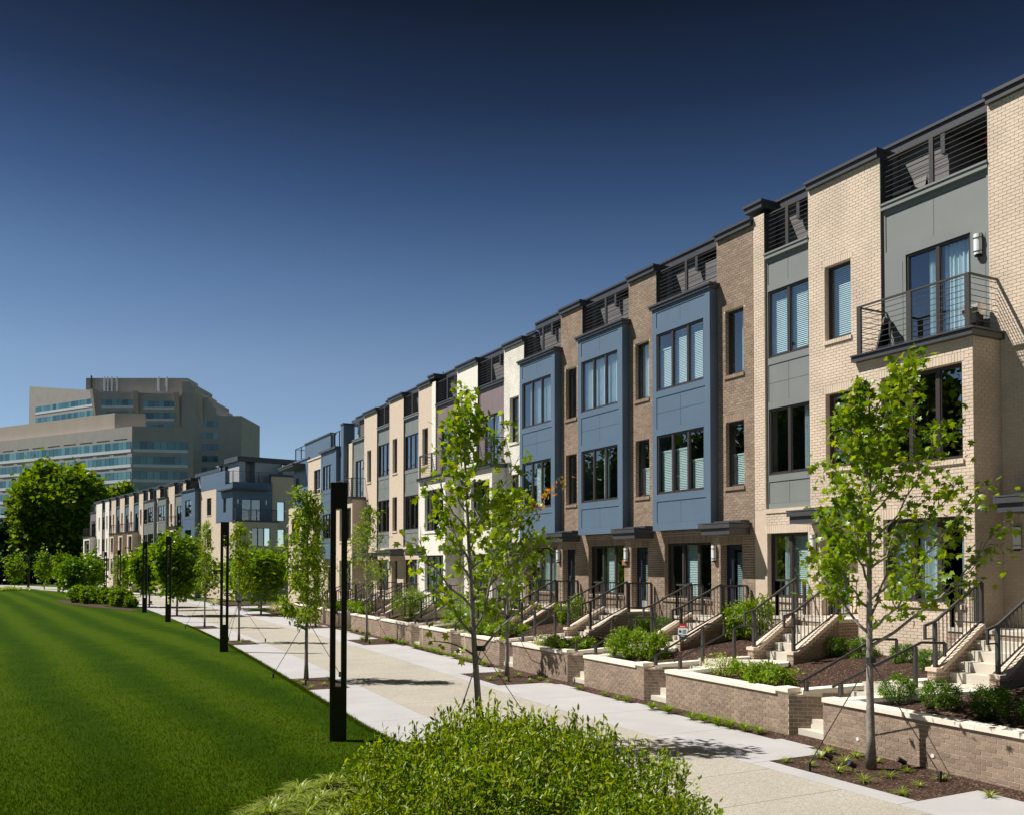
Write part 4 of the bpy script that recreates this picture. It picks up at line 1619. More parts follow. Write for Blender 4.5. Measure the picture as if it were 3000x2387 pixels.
def entrance(label, sa, sb, fl, pad, ca, cb, near=True, br='brown', x_land=18.6, x_face=19.78):
    E_ = empty('entrance_steps', (0, 0, 0), label, 'steps', 'entrance steps in front of the townhouses')
    nr = max(3, round((fl - pad) / .2))
    rise = (fl - pad) / nr
    tread = .30
    x0 = x_land - tread * (nr - 1)
    for k in range(nr - 1):
        MB().box(x0 + tread * k, x0 + tread * (k + 1) + (.02 if k < nr - 2 else -.002), sa, sb, pad - .3, pad + rise * (k + 1)).build('step', 'step_concrete', E_)
    bm = br + '_brickwork'
    lb = MB()
    lb.box(x_land, x_face, sa - .22, sb + .9, .6, fl - .09)
    lb.build('landing', bm, E_)
    MB().box(x_land - .03, x_face, sa - .25, sb + .93, fl - .088, fl).build('landing_slab', 'step_concrete', E_)
    for side, (ya, yb) in enumerate(((sa - .22, sa - .003), (sb + .003, sb + .22))):
        xs = x0 - .42
        poly = [(xs, ya, .5), (xs, ya, pad + .24), (xs + .2, ya, pad + .24), (x_land - .004, ya, fl - .02 + .05), (x_land - .004, ya, .5)]
        c = MB().prism(poly, (0, yb - ya, 0)).build('cheek_wall', bm, E_)
        cop = MB()                                      # rowlock bricks laid on the slope
        pa, pb_ = Vector((xs + .2, 0, pad + .24)), Vector((x_land + .02, 0, fl + .05))
        d = (pb_ - pa)
        n = max(4, int(d.length / .085))
        for k in range(n):
            q0, q1 = pa + d * ((k + .06) / n), pa + d * ((k + .94) / n)
            up = Vector((-d.z, 0, d.x)).normalized() * .10
            cop.prism([(q0.x, ya - .03, q0.z), (q1.x, ya - .03, q1.z), (q1.x + up.x, ya - .03, q1.z + up.z), (q0.x + up.x, ya - .03, q0.z + up.z)], (0, yb - ya + .06, 0))
        cop.box(xs - .03, xs + .2, ya - .03, yb + .03, pad + .24, pad + .32)
        o = cop.build('cheek_coping', 'beige_brick' if br != 'white' else 'white_brick', E_)
        o['kind'] = 'stuff'
        if near and side == 0:
            rects = [q for q in running_bond(xs, x_land, .85, fl, ()) if q[3] < pad + .22 + max(0, (q[0] - xs - .2)) * (d.z / d.x)]
            place_bricks(E_, rects, (0, ya - .007), 0.0, 'brown_brick', 0, depth=.02)
        ym = (ya + yb) / 2
        post_rail((xs + .12, ym), (x_land + .06, ym), pad + .30, fl + .06, E_, fine=near)
        hk = MB()                                        # looped end of the handrail
        hk.bar((xs + .12, ym, pad + 1.30), (xs - .2, ym, pad + 1.22), .05)
        hk.bar((xs - .2, ym, pad + 1.24), (xs - .2, ym, pad + .92), .05)
        hk.bar((xs - .2, ym, pad + .94), (xs + .12, ym, pad + .94), .03)
        hk.build('rail_loop', 'railing_metal', E_)
    post_rail((x_land + .12, sa - .12), (x_face - .08, sa - .12), fl, fl, E_, fine=near)
    post_rail((x_land + .06, sb + .24), (x_land + .06, sb + .84), fl, fl, E_, fine=near)
    post_rail((x_land + .06, sb + .84), (x_face - .08, sb + .84), fl, fl, E_, fine=near)
    # garden walk: a few lower steps through the planter walls, then a slab to the foot of the stair
    A0, A1 = (wall_x(ca) + .02, ca + .02), (x0 - .45, sa - .1)
    B0, B1 = (wall_x(cb) + .02, cb - .02), (x0 - .45, sb + .1)
    lerp = lambda p, q, t: (p[0] + (q[0] - p[0]) * t, p[1] + (q[1] - p[1]) * t)
    nl = max(3, round(pad / .2))
    for k in range(nl):
        t0 = .06 + .55 * k / nl
        t1 = .06 + .55 * (k + 1) / nl if k < nl - 1 else 1.0
        poly = [(*lerp(A0, A1, t0), -.02), (*lerp(A0, A1, t1), -.02), (*lerp(B0, B1, t1), -.02), (*lerp(B0, B1, t0), -.02)]
        MB().prism(poly, (0, 0, pad * (k + 1) / nl + .02)).build('step' if k < nl - 1 else 'walk_slab', 'step_concrete', E_)
    poly = [(*A1, .3), (x0 + .01, sa - .1, .3), (x0 + .01, sb + .1, .3), (*B1, .3)]
    MB().prism(poly, (0, 0, pad - .3 + .003)).build('walk_slab', 'step_concrete', E_)
    # threshold slab between promenade and first step
    poly = [(wall_x(ca) - .5, ca + .02, -.03), (*lerp(A0, A1, .06), -.03), (*lerp(B0, B1, .06), -.03), (wall_x(cb) - .5, cb - .02, -.03)]
    MB().prism(poly, (0, 0, .036)).build('walk_slab', 'concrete', E_)
    for (p, q, off) in ((A0, A1, -.14), (B0, B1, .14)):
        p2, q2 = lerp(p, q, .06), lerp(p, q, .60)
        cz0, cz1 = 1.0 + .06 * .32, 1.0 + .6 * .32
        rr = MB()
        n_ = Vector((q[1] - p[1], -(q[0] - p[0]), 0)).normalized() * (-off)
        a3 = Vector((*p2, cz0 + .18)) - n_
        b3 = Vector((*q2, cz1 + .98)) - n_
        rr.bar(a3, b3, .05)
        dd = Vector((q[0] - p[0], q[1] - p[1], 0)).normalized()
        rr.bar(b3, b3 + dd * .45, .05)
        rr.bar(b3 + dd * .44, b3 + dd * .44 - Vector((0, 0, .28)), .045)
        g = rr.build('hand_rail', 'railing_metal', E_)
        for t in (.1, .93):
            f = a3.lerp(b3, t)
            cz = cz0 + (cz1 - cz0) * t
            MB().box(f.x - .04, f.x + .04, f.y - .035, f.y + .035, cz, f.z - .02).build('post', 'railing_metal', g)
    return E_, A1, B1


NAMES = ['in front of the nearest balcony house, beside the round boxwoods', 'in front of the beige house with the flat grey bay', 'in front of the right hand blue bay house, by the yard sign', 'in front of the middle blue bay house',
         'in front of the left hand blue bay house', 'in front of the white house next to the blue bays']
ST = [(11.6, 12.8, 2.33, 1.25, 13.68, 14.70), (17.1, 18.3, 2.33, 1.25, 19.29, 20.33), (21.6, 22.8, 2.11, 1.2, 23.59, 24.65), (26.55, 27.75, 2.11, 1.2, 28.68, 29.83), (31.5, 32.7, 2.11, 1.1, 33.56, 34.69), (36.5, 37.7, 1.73, .95, 38.58, 39.73)]
ENDS = []
for k, (a, b, fl, pad, ca, cb) in enumerate(ST):
    e, A1, B1 = entrance('brick entrance steps ' + NAMES[k], a, b, fl, pad, ca, cb, near=k < 3)
    ENDS.append((A1, B1, a, b))
for (a, b, fl, who) in ((41.9, 43.1, 1.73, 'behind the tall leaning maple'), (47.2, 48.4, 1.71, 'left of the big leafy shrub by the planter'), (52.2, 53.4, 1.71, 'behind the slender tree past the shrub'), (57.0, 58.2, 1.53, 'at the last balcony house of the row')):
    entrance('brick entrance steps with dark railings ' + who, a, b, fl, .8, a + 2.2, b + 2.1, near=False, br='beige')


def planter(label, y0, y1, near_end, far_end, singles, h=.91):
    """U shaped brick planter wall: front between y0 (near) and y1, returns running in to near_end / far_end"""
    P_ = empty('planter_wall', (0, 0, 0), label, 'planter wall', 'brick planter walls along the promenade')
    T = .28
    F0, F1 = Vector((wall_x(y0), y0)), Vector((wall_x(y1), y1))
    core = MB()
    ang = math.atan2(F0.y - F1.y, F0.x - F1.x)          # from the far end to the near end: inwards is +90 degrees
    inn = Vector((-math.sin(ang), math.cos(ang)))
    e = .007
    core.prism([(*(F1 + inn * e), -.1), (*(F0 + inn * e), -.1), (*(F0 + inn * T), -.1), (*(F1 + inn * T), -.1)], (0, 0, h + .1))
    Lf = (F0 - F1).length
    rects = running_bond(0, Lf, 0, h)
    place_bricks(P_, rects, F1, ang, 'brown_brick', singles, key=lambda r_: -(r_[0]) * 1.0 + (0 if r_[2] > .05 else 8), depth=.03)

    def coping(p, q, z0, z1, inn_):
        d = q - p
        n = max(1, round(d.length / 1.15))
        for k in range(n):
            a, b = p + d * (k / n) + d.normalized() * .003, p + d * ((k + 1) / n) - d.normalized() * .003
            za, zb = z0 + (z1 - z0) * k / n, z0 + (z1 - z0) * (k + 1) / n
            o0, o1 = -.04, T + .04
            poly = [(*(a + inn_ * o0), za), (*(b + inn_ * o0), zb), (*(b + inn_ * o1), zb), (*(a + inn_ * o1), za)]
            MB().prism(poly, (0, 0, .09)).build('coping', 'limestone', P_)
    coping(F1 + (F0 - F1).normalized() * 0, F0 - (F0 - F1).normalized() * .36, h, h, inn)
    # pilaster end at the near corner, standing a course higher
    pd = (F0 - F1).normalized()
    q0, q1 = F0 - pd * .36, F0
    core.prism([(*(q0 + inn * .005), h), (*(q1 + inn * .005), h), (*(q1 + inn * T), h), (*(q0 + inn * T), h)], (0, 0, .07))
    coping(q0, q1 + pd * .03, h + .07, h + .07, inn)
    for (p, q_, nearside) in ((F0, near_end, True), (F1, far_end, False)):
        if q_ is None:
            continue
        q_ = Vector(q_)
        t = (q_ - p).normalized()
        a = math.atan2(t.y, t.x)
        inn2 = Vector((-t.y, t.x)) * (1 if nearside else -1)
        p2 = p + inn * T * .0 + t * (T + .02 if not nearside else 0)
        z1 = h + .32
        pts = [p2, q_, q_ + inn2 * T, p2 + inn2 * T]
        i = len(core.v)
        core.v += [(*(v + inn2 * (e if k in (0, 1) else 0)), -.1) for k, v in enumerate(pts)] + [(*(v + inn2 * (e if k in (0, 1) else 0)), z) for k, (v, z) in enumerate(zip(pts, (h, z1, z1, h)))]
        core.f += [(i, i + 3, i + 2, i + 1), (i + 4, i + 5, i + 6, i + 7), (i, i + 1, i + 5, i + 4), (i + 1, i + 2, i + 6, i + 5), (i + 2, i + 3, i + 7, i + 6), (i + 3, i, i + 4, i + 7)]
        L2 = (q_ - p2).length
        rr = [r_ for r_ in running_bond(0, L2, 0, z1) if r_[3] < h + (z1 - h) * r_[0] / L2 + .01]
        if nearside:
            place_bricks(P_, rr, p2, a, 'brown_brick', 0, depth=.03)
        coping(p2 + t * (.30 if nearside else 0), q_, h + (.04 if nearside else 0), z1, inn2)
    core.build('wall_core', 'brown_mortar', P_)
    return P_


W_SEG = [(5.0, 13.68), (14.70, 19.29), (20.33, 23.59), (24.65, 28.68), (29.83, 33.56), (34.69, 38.58), (39.73, 44.44), (44.60, 50.2), (51.2, 56.1), (56.9, 66.0)]
W_LAB = ['long brick planter wall with pale coping behind the nearest tree, at the right edge', 'brick planter wall with rusty and bright shrubs, second along the promenade', 'brick planter wall holding four leafy upright shrubs, below the yard sign',
         'brick planter wall crossed by tree shadow, in front of the middle blue house', 'brick planter wall between the slim tree trunks, before the left blue bay', 'brick planter wall below the big round shrubs', 'brick planter wall past the leaning maple with a shadow on it',
         'brick planter wall behind the near lamp column', 'short brick planter wall with a slender tree in front', 'farthest low brick planter wall with pale coping, next to the lawn patch']
for k, ((a, b), lab) in enumerate(zip(W_SEG, W_LAB)):
    ne = ENDS[k - 1][1] if 0 < k <= len(ENDS) else None
    fe = ENDS[k][0] if k < len(ENDS) else None
    if k in (7,):
        ne = None
    if k == 6:
        ne = ENDS[5][1]
    planter(lab, a, b, ne, fe, 300 if k < 4 else 0)
    # soil inside
    mb = MB()
    nb = [(wall_x(a) + .25, a + .22)] + ([(ne[0], ne[1] + .25), (19.79, ENDS[k - 1][3] + .24)] if ne else [(17, a + .1), (19.79, a)])
    fb = [(wall_x(b) + .25, b - .22)] + ([(fe[0], fe[1] - .25), (19.79, ENDS[k][2] - .24)] if fe else [(17, b - .1), (19.79, b)])
    top = 1.62 if a < 34 else 1.25
    prof = [.86, .98 + (top - 1) * .45, top]
    rows = []
    for s_, z in ((0, prof[0]), (.5, (prof[0] + prof[1]) / 2), (1, prof[1]), (1.5, (prof[1] + prof[2]) / 2), (2, prof[2])):
        i0 = min(int(s_), 1)
        u = s_ - i0
        p = [nb[i0][j] + (nb[i0 + 1][j] - nb[i0][j]) * u for j in (0, 1)]
        q = [fb[i0][j] + (fb[i0 + 1][j] - fb[i0][j]) * u for j in (0, 1)]
        row = []
        for m_ in range(9):
            t = m_ / 8
            row.append((p[0] + (q[0] - p[0]) * t, p[1] + (q[1] - p[1]) * t, z + .05 * math.sin(m_ * 2.1 + a) * (1 if 0 < s_ < 2 else 0)))
        rows.append(row)
    for r0, r1 in zip(rows[:-1], rows[1:]):
        for c0 in range(8):
            mb.quad(r0[c0], r1[c0], r1[c0 + 1], r0[c0 + 1])
    tag(mb.build('mulch_bed', 'mulch', smooth=True), kind='structure')


# ------------------------------------------------------------------ lamp columns
def lamp_column(x, y, h, label, first=[None]):
    if first[0] is None:
        L = empty('lamp_column', (0, 0, 0), label, 'street lamp', 'slim black lamp columns along the lawn edge', R(-13))
        w, dp = .175, .075
        MB().box(-w, w, -dp, dp, -.05, 1.18).build('base', 'lamp_metal', L)
        for s_ in (-1, 1):
            a, b = (-w, -w + .115) if s_ < 0 else (w - .115, w)
            MB().box(a, b, -dp + .003, dp - .003, 1.18, 5.03).build('post', 'lamp_metal', L)
            MB().box(a + .03, b - .03, -dp - .004, dp + .004, 1.25, 5.0).build('groove_strip', 'black_plastic', L)
        MB().box(-w, w, -dp, dp, 5.03, 5.6).build('head', 'lamp_metal', L)
        MB().box(-.05, .05, -.05, .05, 5.0, 5.03).build('lens', 'opal_glass', L)
        first[0] = L
    else:
        L = copy_tree(first[0])
        L['label'] = label
    L.location = (x, y, 0)
    L.scale = (1, 1, h / 5.6)
    return L


for (x, y, h, lab) in ((5.83, 18.9, 5.52, 'nearest black lamp column, standing by the clipped hedge'), (7.42, 40.5, 5.62, 'second black lamp column from the hedge, on the lawn edge'),
                       (8.05, 63.5, 5.65, 'black lamp column in front of the tree with the round dense crown'), (8.0, 77.0, 5.6, 'black lamp column right of the kidney shaped shrub bed'),
                       (9.1, 114.5, 5.5, 'slim lamp column behind the small rounded shrubs, right one of two'), (8.75, 131, 5.5, 'slim lamp column behind the small rounded shrubs, left one of two'),
                       (6.3, 139, 5.4, 'distant lamp column beside the multi stemmed shrub'), (3.6, 145, 5.8, 'distant lamp column on the pale bend of the path'), (-.3, 171, 5.9, 'farthest lamp column at the left, beside ornamental grasses')):
    lamp_column(x, y, h, lab)


# ------------------------------------------------------------------ trees
def guy_wires(T, base, z, seed, r=1.25):
    rd = random.Random(seed)
    a0 = rd.uniform(0, 6.28)
    for k in range(3):
        a = a0 + k * 2.094
        fx, fy = math.cos(a) * r, math.sin(a) * r
        g = MB().bar((0, 0, z), (fx, fy, .12), .014).build('guy_strap', 'strap', T)
        MB().box(fx - .028, fx + .028, fy - .028, fy + .028, 0, .17).build('stake', 'dark_bark', g)
    MB().tube([(0, 0, z - .05), (0, 0, z + .05)], [.10, .10], 8).build('trunk_collar', 'strap', T)


def young_maple(label, x, y, h, r0, n_limb, reach, start, seed, per, leaf, lean=(0, 0), side=(0, 0), rise=.75, twigs=5, tmpl=(MAPLE_V, MAPLE_F), spread=.13, m='maple_leaf', wires=True, extra=None, group='young maples along the promenade', name='maple_tree'):
    T = empty(name, (x, y, 0), label, 'tree', group)
    mb, pts = grow((0, 0, 0), h, r0, n_limb, reach, start, seed, lean, side, rise, twigs)
    if extra:
        for (p, q, rr) in extra:
            p, q = Vector(p), Vector(q)
            lim = [p.lerp(q, k / 6) + Vector((0, 0, .12 * math.sin(k / 6 * 3.14))) for k in range(7)]
            mb.tube(lim, [rr * (1 - .8 * k / 6) for k in range(7)], 5)
            pts += [(v, 1.2) for v in lim[2:]]
    mb.build('trunk', 'bark', T, smooth=True)
    P = scatter(pts, per, spread, seed, .05)
    link('crown', leaf_mesh('crown', P, leaf, tmpl, m, droop=.65), T)
    if wires:
        guy_wires(T, (0, 0), min(2.0, h * .33), seed)
    return T


def cone(lo, hi, p=.8, base=.12):
    return lambda f: base + lo * (1 - f) ** p * (1 if f > .12 else .8) + hi * f


young_maple('maple in the front mulch bed before the balcony house, nearest on the right', 13.75, 11.75, 7.35, .082, 25, lambda f: .62 + 1.85 * (1 - f) ** .85, .30, 11, 4.6, .15, side=(.28, -.18), rise=.68, twigs=9, spread=.13)
young_maple('tall leaning maple rising from behind the clipped hedge', 8.4, 17.2, 7.5, .085, 24, lambda f: .55 + 1.45 * (1 - f) ** .75, .29, 23, 3.3, .17, lean=(-.42, .2), side=(.1, 0), rise=.80, twigs=6, spread=.13,
            extra=[((0, 0, 1.75), (-.95, .5, 2.15), .03), ((0, 0, 1.95), (.9, -.5, 2.9), .03)])
young_maple('maple with rusty new leaves on its top, just right of the tall leaning maple', 14.2, 27.1, 6.6, .075, 20, lambda f: .45 + 1.15 * (1 - f) ** .8, .30, 31, 4.5, .17, side=(.2, -.1), twigs=6)
P_ = scatter([((14.2 + .8 + .1 * k, 27.1 - .45 - .05 * k, 5.6 + .14 * k), 1) for k in range(9)], 5, .16, 5)
T_ = [o for o in C.objects if o.name == 'maple_tree.002'][0]
o_ = link('rusty_crown', leaf_mesh('rusty_crown', P_ - np.array([14.2, 27.1, 0]), .17, (MAPLE_V, MAPLE_F), 'rust_leaf', droop=.6), T_)
o_['label'] = 'orange new leaves at the top of the crown'
MB().tube([(.35, -.2, 4.2), (.7, -.4, 5.2), (1.5, -.85, 6.7)], [.02, .014, .005], 5).build('top_twig', 'bark', T_)
SIMPLE = (QUAD_V, QUAD_F)
young_maple('slender maple before the low brick planter, between lamp and leaning maple', 14.6, 42.7, 6.9, .07, 20, lambda f: .4 + 1.5 * (1 - f) ** .8, .28, 41, 4.2, .17, twigs=6, tmpl=(OVAL_V, OVAL_F))
young_maple('narrow leafy maple left of the nearest lamp column, in a square mulch pit', 8.0, 29.4, 6.3, .07, 24, lambda f: .4 + .75 * (1 - f) ** .6, .24, 43, 7, .16, twigs=7, tmpl=(OVAL_V, OVAL_F))
young_maple('maple behind the narrow leafy one, at the end of the planter walls', 15.3, 54.2, 5.6, .06, 16, lambda f: .4 + 1.0 * (1 - f) ** .8, .28, 47, 5, .18, twigs=5, tmpl=(OVAL_V, OVAL_F))
young_maple('young maple just right of the second lamp column, held by guy straps', 9.0, 45.3, 6.0, .06, 18, lambda f: .35 + .75 * (1 - f) ** .7, .30, 53, 5, .18, twigs=5, tmpl=(OVAL_V, OVAL_F))
young_maple('sparse pale maple with long guy straps, left of the second lamp column', 9.3, 57.0, 6.7, .055, 18, lambda f: .35 + .7 * (1 - f) ** .7, .28, 59, 4, .18, twigs=4, tmpl=(OVAL_V, OVAL_F))


def round_tree(label, x, y, zc, rx, rz, n, leaf, m, seed, trunk_r=.07, z0=0.0, name='round_tree', group=None, clump=.25, nclump=46, shell=.55, bark='bark', tmpl=SIMPLE, ry=None):
    T = empty(name, (x, y, z0), label, 'tree', group)
    mb = MB()
    g = random.Random(seed)
    mb.tube([(0, 0, -.1), (.03, .02, zc * .5), (0, 0, zc), (.05, 0, zc + rz * .6)], [trunk_r * 1.15, trunk_r, trunk_r * .8, trunk_r * .2], 8)
    for k in range(11):
        a = g.uniform(0, 6.28)
        e = g.uniform(.3, 1.1)
        p = Vector((0, 0, zc - rz * g.uniform(.15, .65)))
        q = Vector((math.cos(a) * rx * .75 * math.cos(e), math.sin(a) * rx * .75 * math.cos(e), zc + rz * .75 * math.sin(e)))
        mb.tube([p, p.lerp(q, .5) + Vector((0, 0, -.05 * rz)), q], [trunk_r * .45, trunk_r * .3, trunk_r * .08], 5)
    mb.build('trunk', bark, T, smooth=True)
    P = blob_points(n, rx, ry or rx, rz, seed, clump, shell, nclump)
    out = P / np.array([rx, ry or rx, rz])
    out /= np.linalg.norm(out, axis=1)[:, None] + 1e-6
    P[:, 2] += zc
    link('crown', leaf_mesh('crown', P, leaf, tmpl, m, droop=.25, outward=out * .8), T)
    return T


RG = 'round crowned young trees'
round_tree('dense round crowned tree right of the second lamp column, before the lawn patch', 15.4, 69.4, 3.1, 1.75, 1.75, 5200, .22, 'round_tree_leaf', 61, group=RG)
round_tree('dense round crowned tree between the two middle lamp columns', 9.65, 71.3, 3.9, 1.45, 2.1, 5200, .23, 'round_tree_leaf', 67, group=RG)
round_tree('round crowned tree left of the black lamp beside the kidney bed', 9.4, 86.8, 3.6, 1.25, 2.0, 3200, .26, 'round_tree_leaf', 71, group=RG)
round_tree('small ball crowned tree before the far row of balconies', 12.1, 121, 3.1, 1.15, 1.4, 2200, .30, 'round_tree_leaf', 73, group=RG)
for (x, y, zc, rx, rz, lab, sd) in ((15.5, 77.5, 3.0, 1.5, 1.7, 'leafy tree on the lawn patch by the blue corner house', 101), (16.4, 100, 3.2, 1.7, 2.4, 'slim tree beside the far blue corner house, right of the third lamp', 103),
                                    (14.6, 101, 3.6, 1.0, 2.6, 'narrow tree in front of the far blue bay', 107), (14.2, 110, 3.0, 1.3, 2.2, 'leafy tree before the grey bays of the far row', 109),
                                    (10.5, 126, 3.2, 1.5, 2.6, 'loose tree before the white end houses', 113), (7.2, 136, 3.4, 1.7, 2.9, 'tall loose tree behind the multi stemmed shrub', 127),
                                    (3.9, 137, 3.4, 1.15, 2.6, 'narrow tree right of the path bend', 131), (1.9, 157, 3.6, 1.5, 2.7, 'tree standing over the pale path bend', 137), (-2.2, 163, 3.6, 1.9, 2.6, 'leftmost young tree before the dark wood', 139),
                                    (8.4, 146, 2.6, 1.6, 1.9, 'yellowish bushy tree before the dark wood', 149), (13.2, 128, 2.4, 1.3, 1.6, 'low bushy tree against the far row', 151)):
    round_tree(lab, x, y, zc * .92, rx * .78, rz * .85, 900, .29, 'round_tree_leaf', sd, .06, group='loose young trees around the path bend', clump=.30, nclump=30, shell=.35)

# the big tree, the conifer and the dark wood at the left
round_tree('big spreading tree with sunlit crown, left of the far row', 5.2, 224, 15.5, 8.6, 10.2, 26000, .80, 'big_tree_leaf', 163, .5, name='big_tree', clump=.17, nclump=120, shell=.60, bark='dark_bark')
round_tree('tree top showing above the white end of the far row, beside the big tree', 15.0, 236, 17.0, 3.6, 5.6, 6000, .75, 'big_tree_leaf', 167, .35, name='big_tree', clump=.2, nclump=50, bark='dark_bark')
round_tree('smaller tree top above the roofs of the far row', 19.6, 234, 18.0, 2.2, 4.6, 3500, .7, 'big_tree_leaf', 173, .3, name='big_tree', clump=.2, nclump=40, bark='dark_bark')
K_ = empty('conifer', (-3.3, 240, 0), 'dark pointed conifer at the left, before the office block', 'tree')
MB().tube([(0, 0, 0), (0, 0, 12), (0, 0, 22.4)], [.35, .22, .03], 7).build('trunk', 'dark_bark', K_)
pp = []
for k in range(2600):
    t = rng.random() ** .8
    r = (1 - t) * 3.4 * (.35 + .65 * rng.random()) * (0.75 + 0.35 * math.sin(t * 60))
    a = rng.uniform(0, 6.28)
    pp.append((math.cos(a) * r, math.sin(a) * r, 2 + 20.4 * t - .22 * r))
link('crown', leaf_mesh('crown', pp, .75, SIMPLE, 'dark_wood_leaf', droop=.3), K_)


def wood(name, label, spots, m, leaf, seed):
    V, F = [], []
    n0 = 0
    for k, (x, y, h, r) in enumerate(spots):
        n = int(900 * r * h / 40 * (1.1 / leaf) ** 1.6)
        P = blob_points(n, r, r, h * .5, seed + k, .2, .6, 40)
        P += np.array([x, y, h * .54])
        v, f = leaves(P, leaf, SIMPLE, droop=.3)
        V.append(v)
        F.append(f + n0)
        n0 += len(v)
    return tag(link(name, np_mesh(name, np.concatenate(V), np.concatenate(F), m)), label, None, None, 'stuff')


sp = [(-30 + 6.5 * k + random.uniform(-2, 2), 222 + random.uniform(-6, 14) + (9 if 2 < k else 0), random.uniform(9, 13) + (4 if k < 4 else 0), random.uniform(4.5, 6.5)) for k in range(9)]
wood('woodland', 'dark wood closing off the view at the left', sp + [(-12, 214, 9, 6), (-5, 212, 6, 5), (2, 212, 5.5, 5), (9, 212, 5.5, 5), (14, 214, 6, 4), (-18, 218, 15, 7), (-8, 232, 15.5, 6)], 'dark_wood_leaf', 1.1, 200)
sp = [(-38 + random.uniform(-8, 4), 20 + 9 * k + random.uniform(-3, 3), random.uniform(17, 25), random.uniform(6, 8)) for k in range(24)] + [(-40 + 9 * k + random.uniform(-2, 2), -30 + random.uniform(-5, 5), random.uniform(16, 22), random.uniform(6, 8)) for k in range(9)]  # the row behind the camera is added to darken panes and brick sides
wood('woodland', 'tall wood across the lawn that windows reflect, plus unseen trees added behind to block skylight', sp, 'reflected_leaf', 0.6, 300)


# ------------------------------------------------------------------ shrubs and ground plants
def shrub_proto(name, n, rx, rz, leaf, m, seed, tmpl=(OVAL_V, OVAL_F), stems=6, upward=.0, clump=.22, nclump=36, shell=.6, lift=None):
    """geometry shared by all shrubs of one kind"""
    P = blob_points(n, rx, rx, rz, seed, clump, shell, nclump)
    out = P / np.array([rx, rx, rz])
    P[:, 2] += rz * 1.02 if lift is None else lift
    P = P[P[:, 2] > .03]
    out = out[:len(P)]
    fm = leaf_mesh('foliage:' + name + str(seed), P, leaf, tmpl, m, droop=-.1, outward=out * .9, up=upward)
    g = random.Random(seed)
    mb = MB()
    for k in range(stems):
        a = g.uniform(0, 6.28)
        r = rx * g.uniform(.2, .6)
        mb.tube([(g.uniform(-.04, .04), g.uniform(-.04, .04), -.05), (math.cos(a) * r * .5, math.sin(a) * r * .5, rz * .7), (math.cos(a) * r, math.sin(a) * r, rz * 1.5)], [.016, .012, .004], 4)
    sm = mb.mesh('stems:' + name + str(seed), 'dark_bark')
    return fm, sm


def shrub(name, proto, x, y, z, s_, label, group, rz=0.0, cat='shrub', sz=None):
    o = empty(name, (x, y, z), label, cat, group, rz)
    o.scale = (s_, s_, sz or s_)
    link('foliage', proto[0], o)
    link('stem', proto[1], o)
    return o


BOX = [shrub_proto('boxwood', 3600, .35, .30, .050, 'boxwood_leaf', 11 + k, clump=.17, nclump=70, shell=.72) for k in range(3)]
UPR = [shrub_proto('upright', 1500, .34, .42, .085, 'shrub_leaf', 21 + k, upward=.6, nclump=26) for k in range(2)]
LOW = [shrub_proto('low', 900, .40, .26, .10, 'shrub_leaf', 31 + k, upward=.4, nclump=18) for k in range(2)]
RUS = shrub_proto('rusty', 600, .42, .26, .075, 'lily_leaf', 41, upward=.3)
FARB = shrub_proto('farbush', 2200, .85, .72, .13, 'round_tree_leaf', 55, nclump=60, clump=.17, shell=.7, tmpl=(QUAD_V, QUAD_F))
BIGB = [shrub_proto('bigbush', 3400, .80, .68, .085, 'shrub_leaf', 51 + k, nclump=60) for k in range(2)]
GB = 'round boxwoods behind the planter walls'
k = 0
for (x, y, z, s_, lab) in ((18.35, 16.85, 1.38, 1.15, 'round boxwood beside the steps, leftmost of the back four'), (18.38, 15.95, 1.39, 1.15, 'round boxwood second from the steps in the back four'),
                           (18.4, 14.75, 1.40, 1.05, 'round boxwood third from the left in the back four, behind the maple trunk'), (18.05, 13.7, 1.35, 1.1, 'round boxwood by the nearest stair rail, rightmost of the back four'),
                           (15.5, 12.6, .98, 1.18, 'boxwood beside the maple trunk, leftmost of the front row'), (15.5, 11.6, .98, 1.22, 'boxwood second from left in the front row over the long planter'),
                           (15.5, 10.55, .98, 1.22, 'boxwood third from left in the front row over the long planter'), (15.45, 9.6, .98, 1.15, 'boxwood at the right edge, over the long planter'),
                           (15.45, 8.5, .98, 1.15, 'boxwood at the far right end of the long planter'),
                           (18.74, 25.6, 1.45, 1.2, 'round boxwood left of the blue house stair, by the yard sign'), (19.0, 25.0, 1.5, 1.1, 'middle boxwood of three before the right hand blue house'), (19.05, 24.4, 1.5, 1.1, 'boxwood nearest the stair rail before the right hand blue house')):
    shrub('boxwood', BOX[k % 3], x, y, z - .03, s_ * .80, lab, GB, k * 1.3)
    k += 1
GU = 'leafy upright shrubs in the planters'
for (x, y, z, s_, lab) in ((15.69, 22.73, .95, 1.0, 'upright leafy shrub at the left of four in one planter'), (15.77, 22.2, .96, 1.05, 'upright leafy shrub second of four in one planter'), (15.89, 21.65, .97, 1.05, 'upright leafy shrub third of four in one planter'),
                           (16.0, 21.15, .98, 1.0, 'upright leafy shrub fourth of four, near the yard sign'), (18.9, 21.0, 1.5, 1.35, 'tall leafy bush beside the blue house landing'), (18.9, 20.1, 1.5, 1.5, 'tall leafy bush under the grey bay window, right one of a pair'), (18.5, 30.0, 1.35, 1.4, 'upright bush beside the landing of the middle blue house')):
    shrub('leafy_shrub', UPR[k % 2], x, y, z, s_, lab, GU, k * .9)
    k += 1
GL = 'low spreading shrubs in the planters'
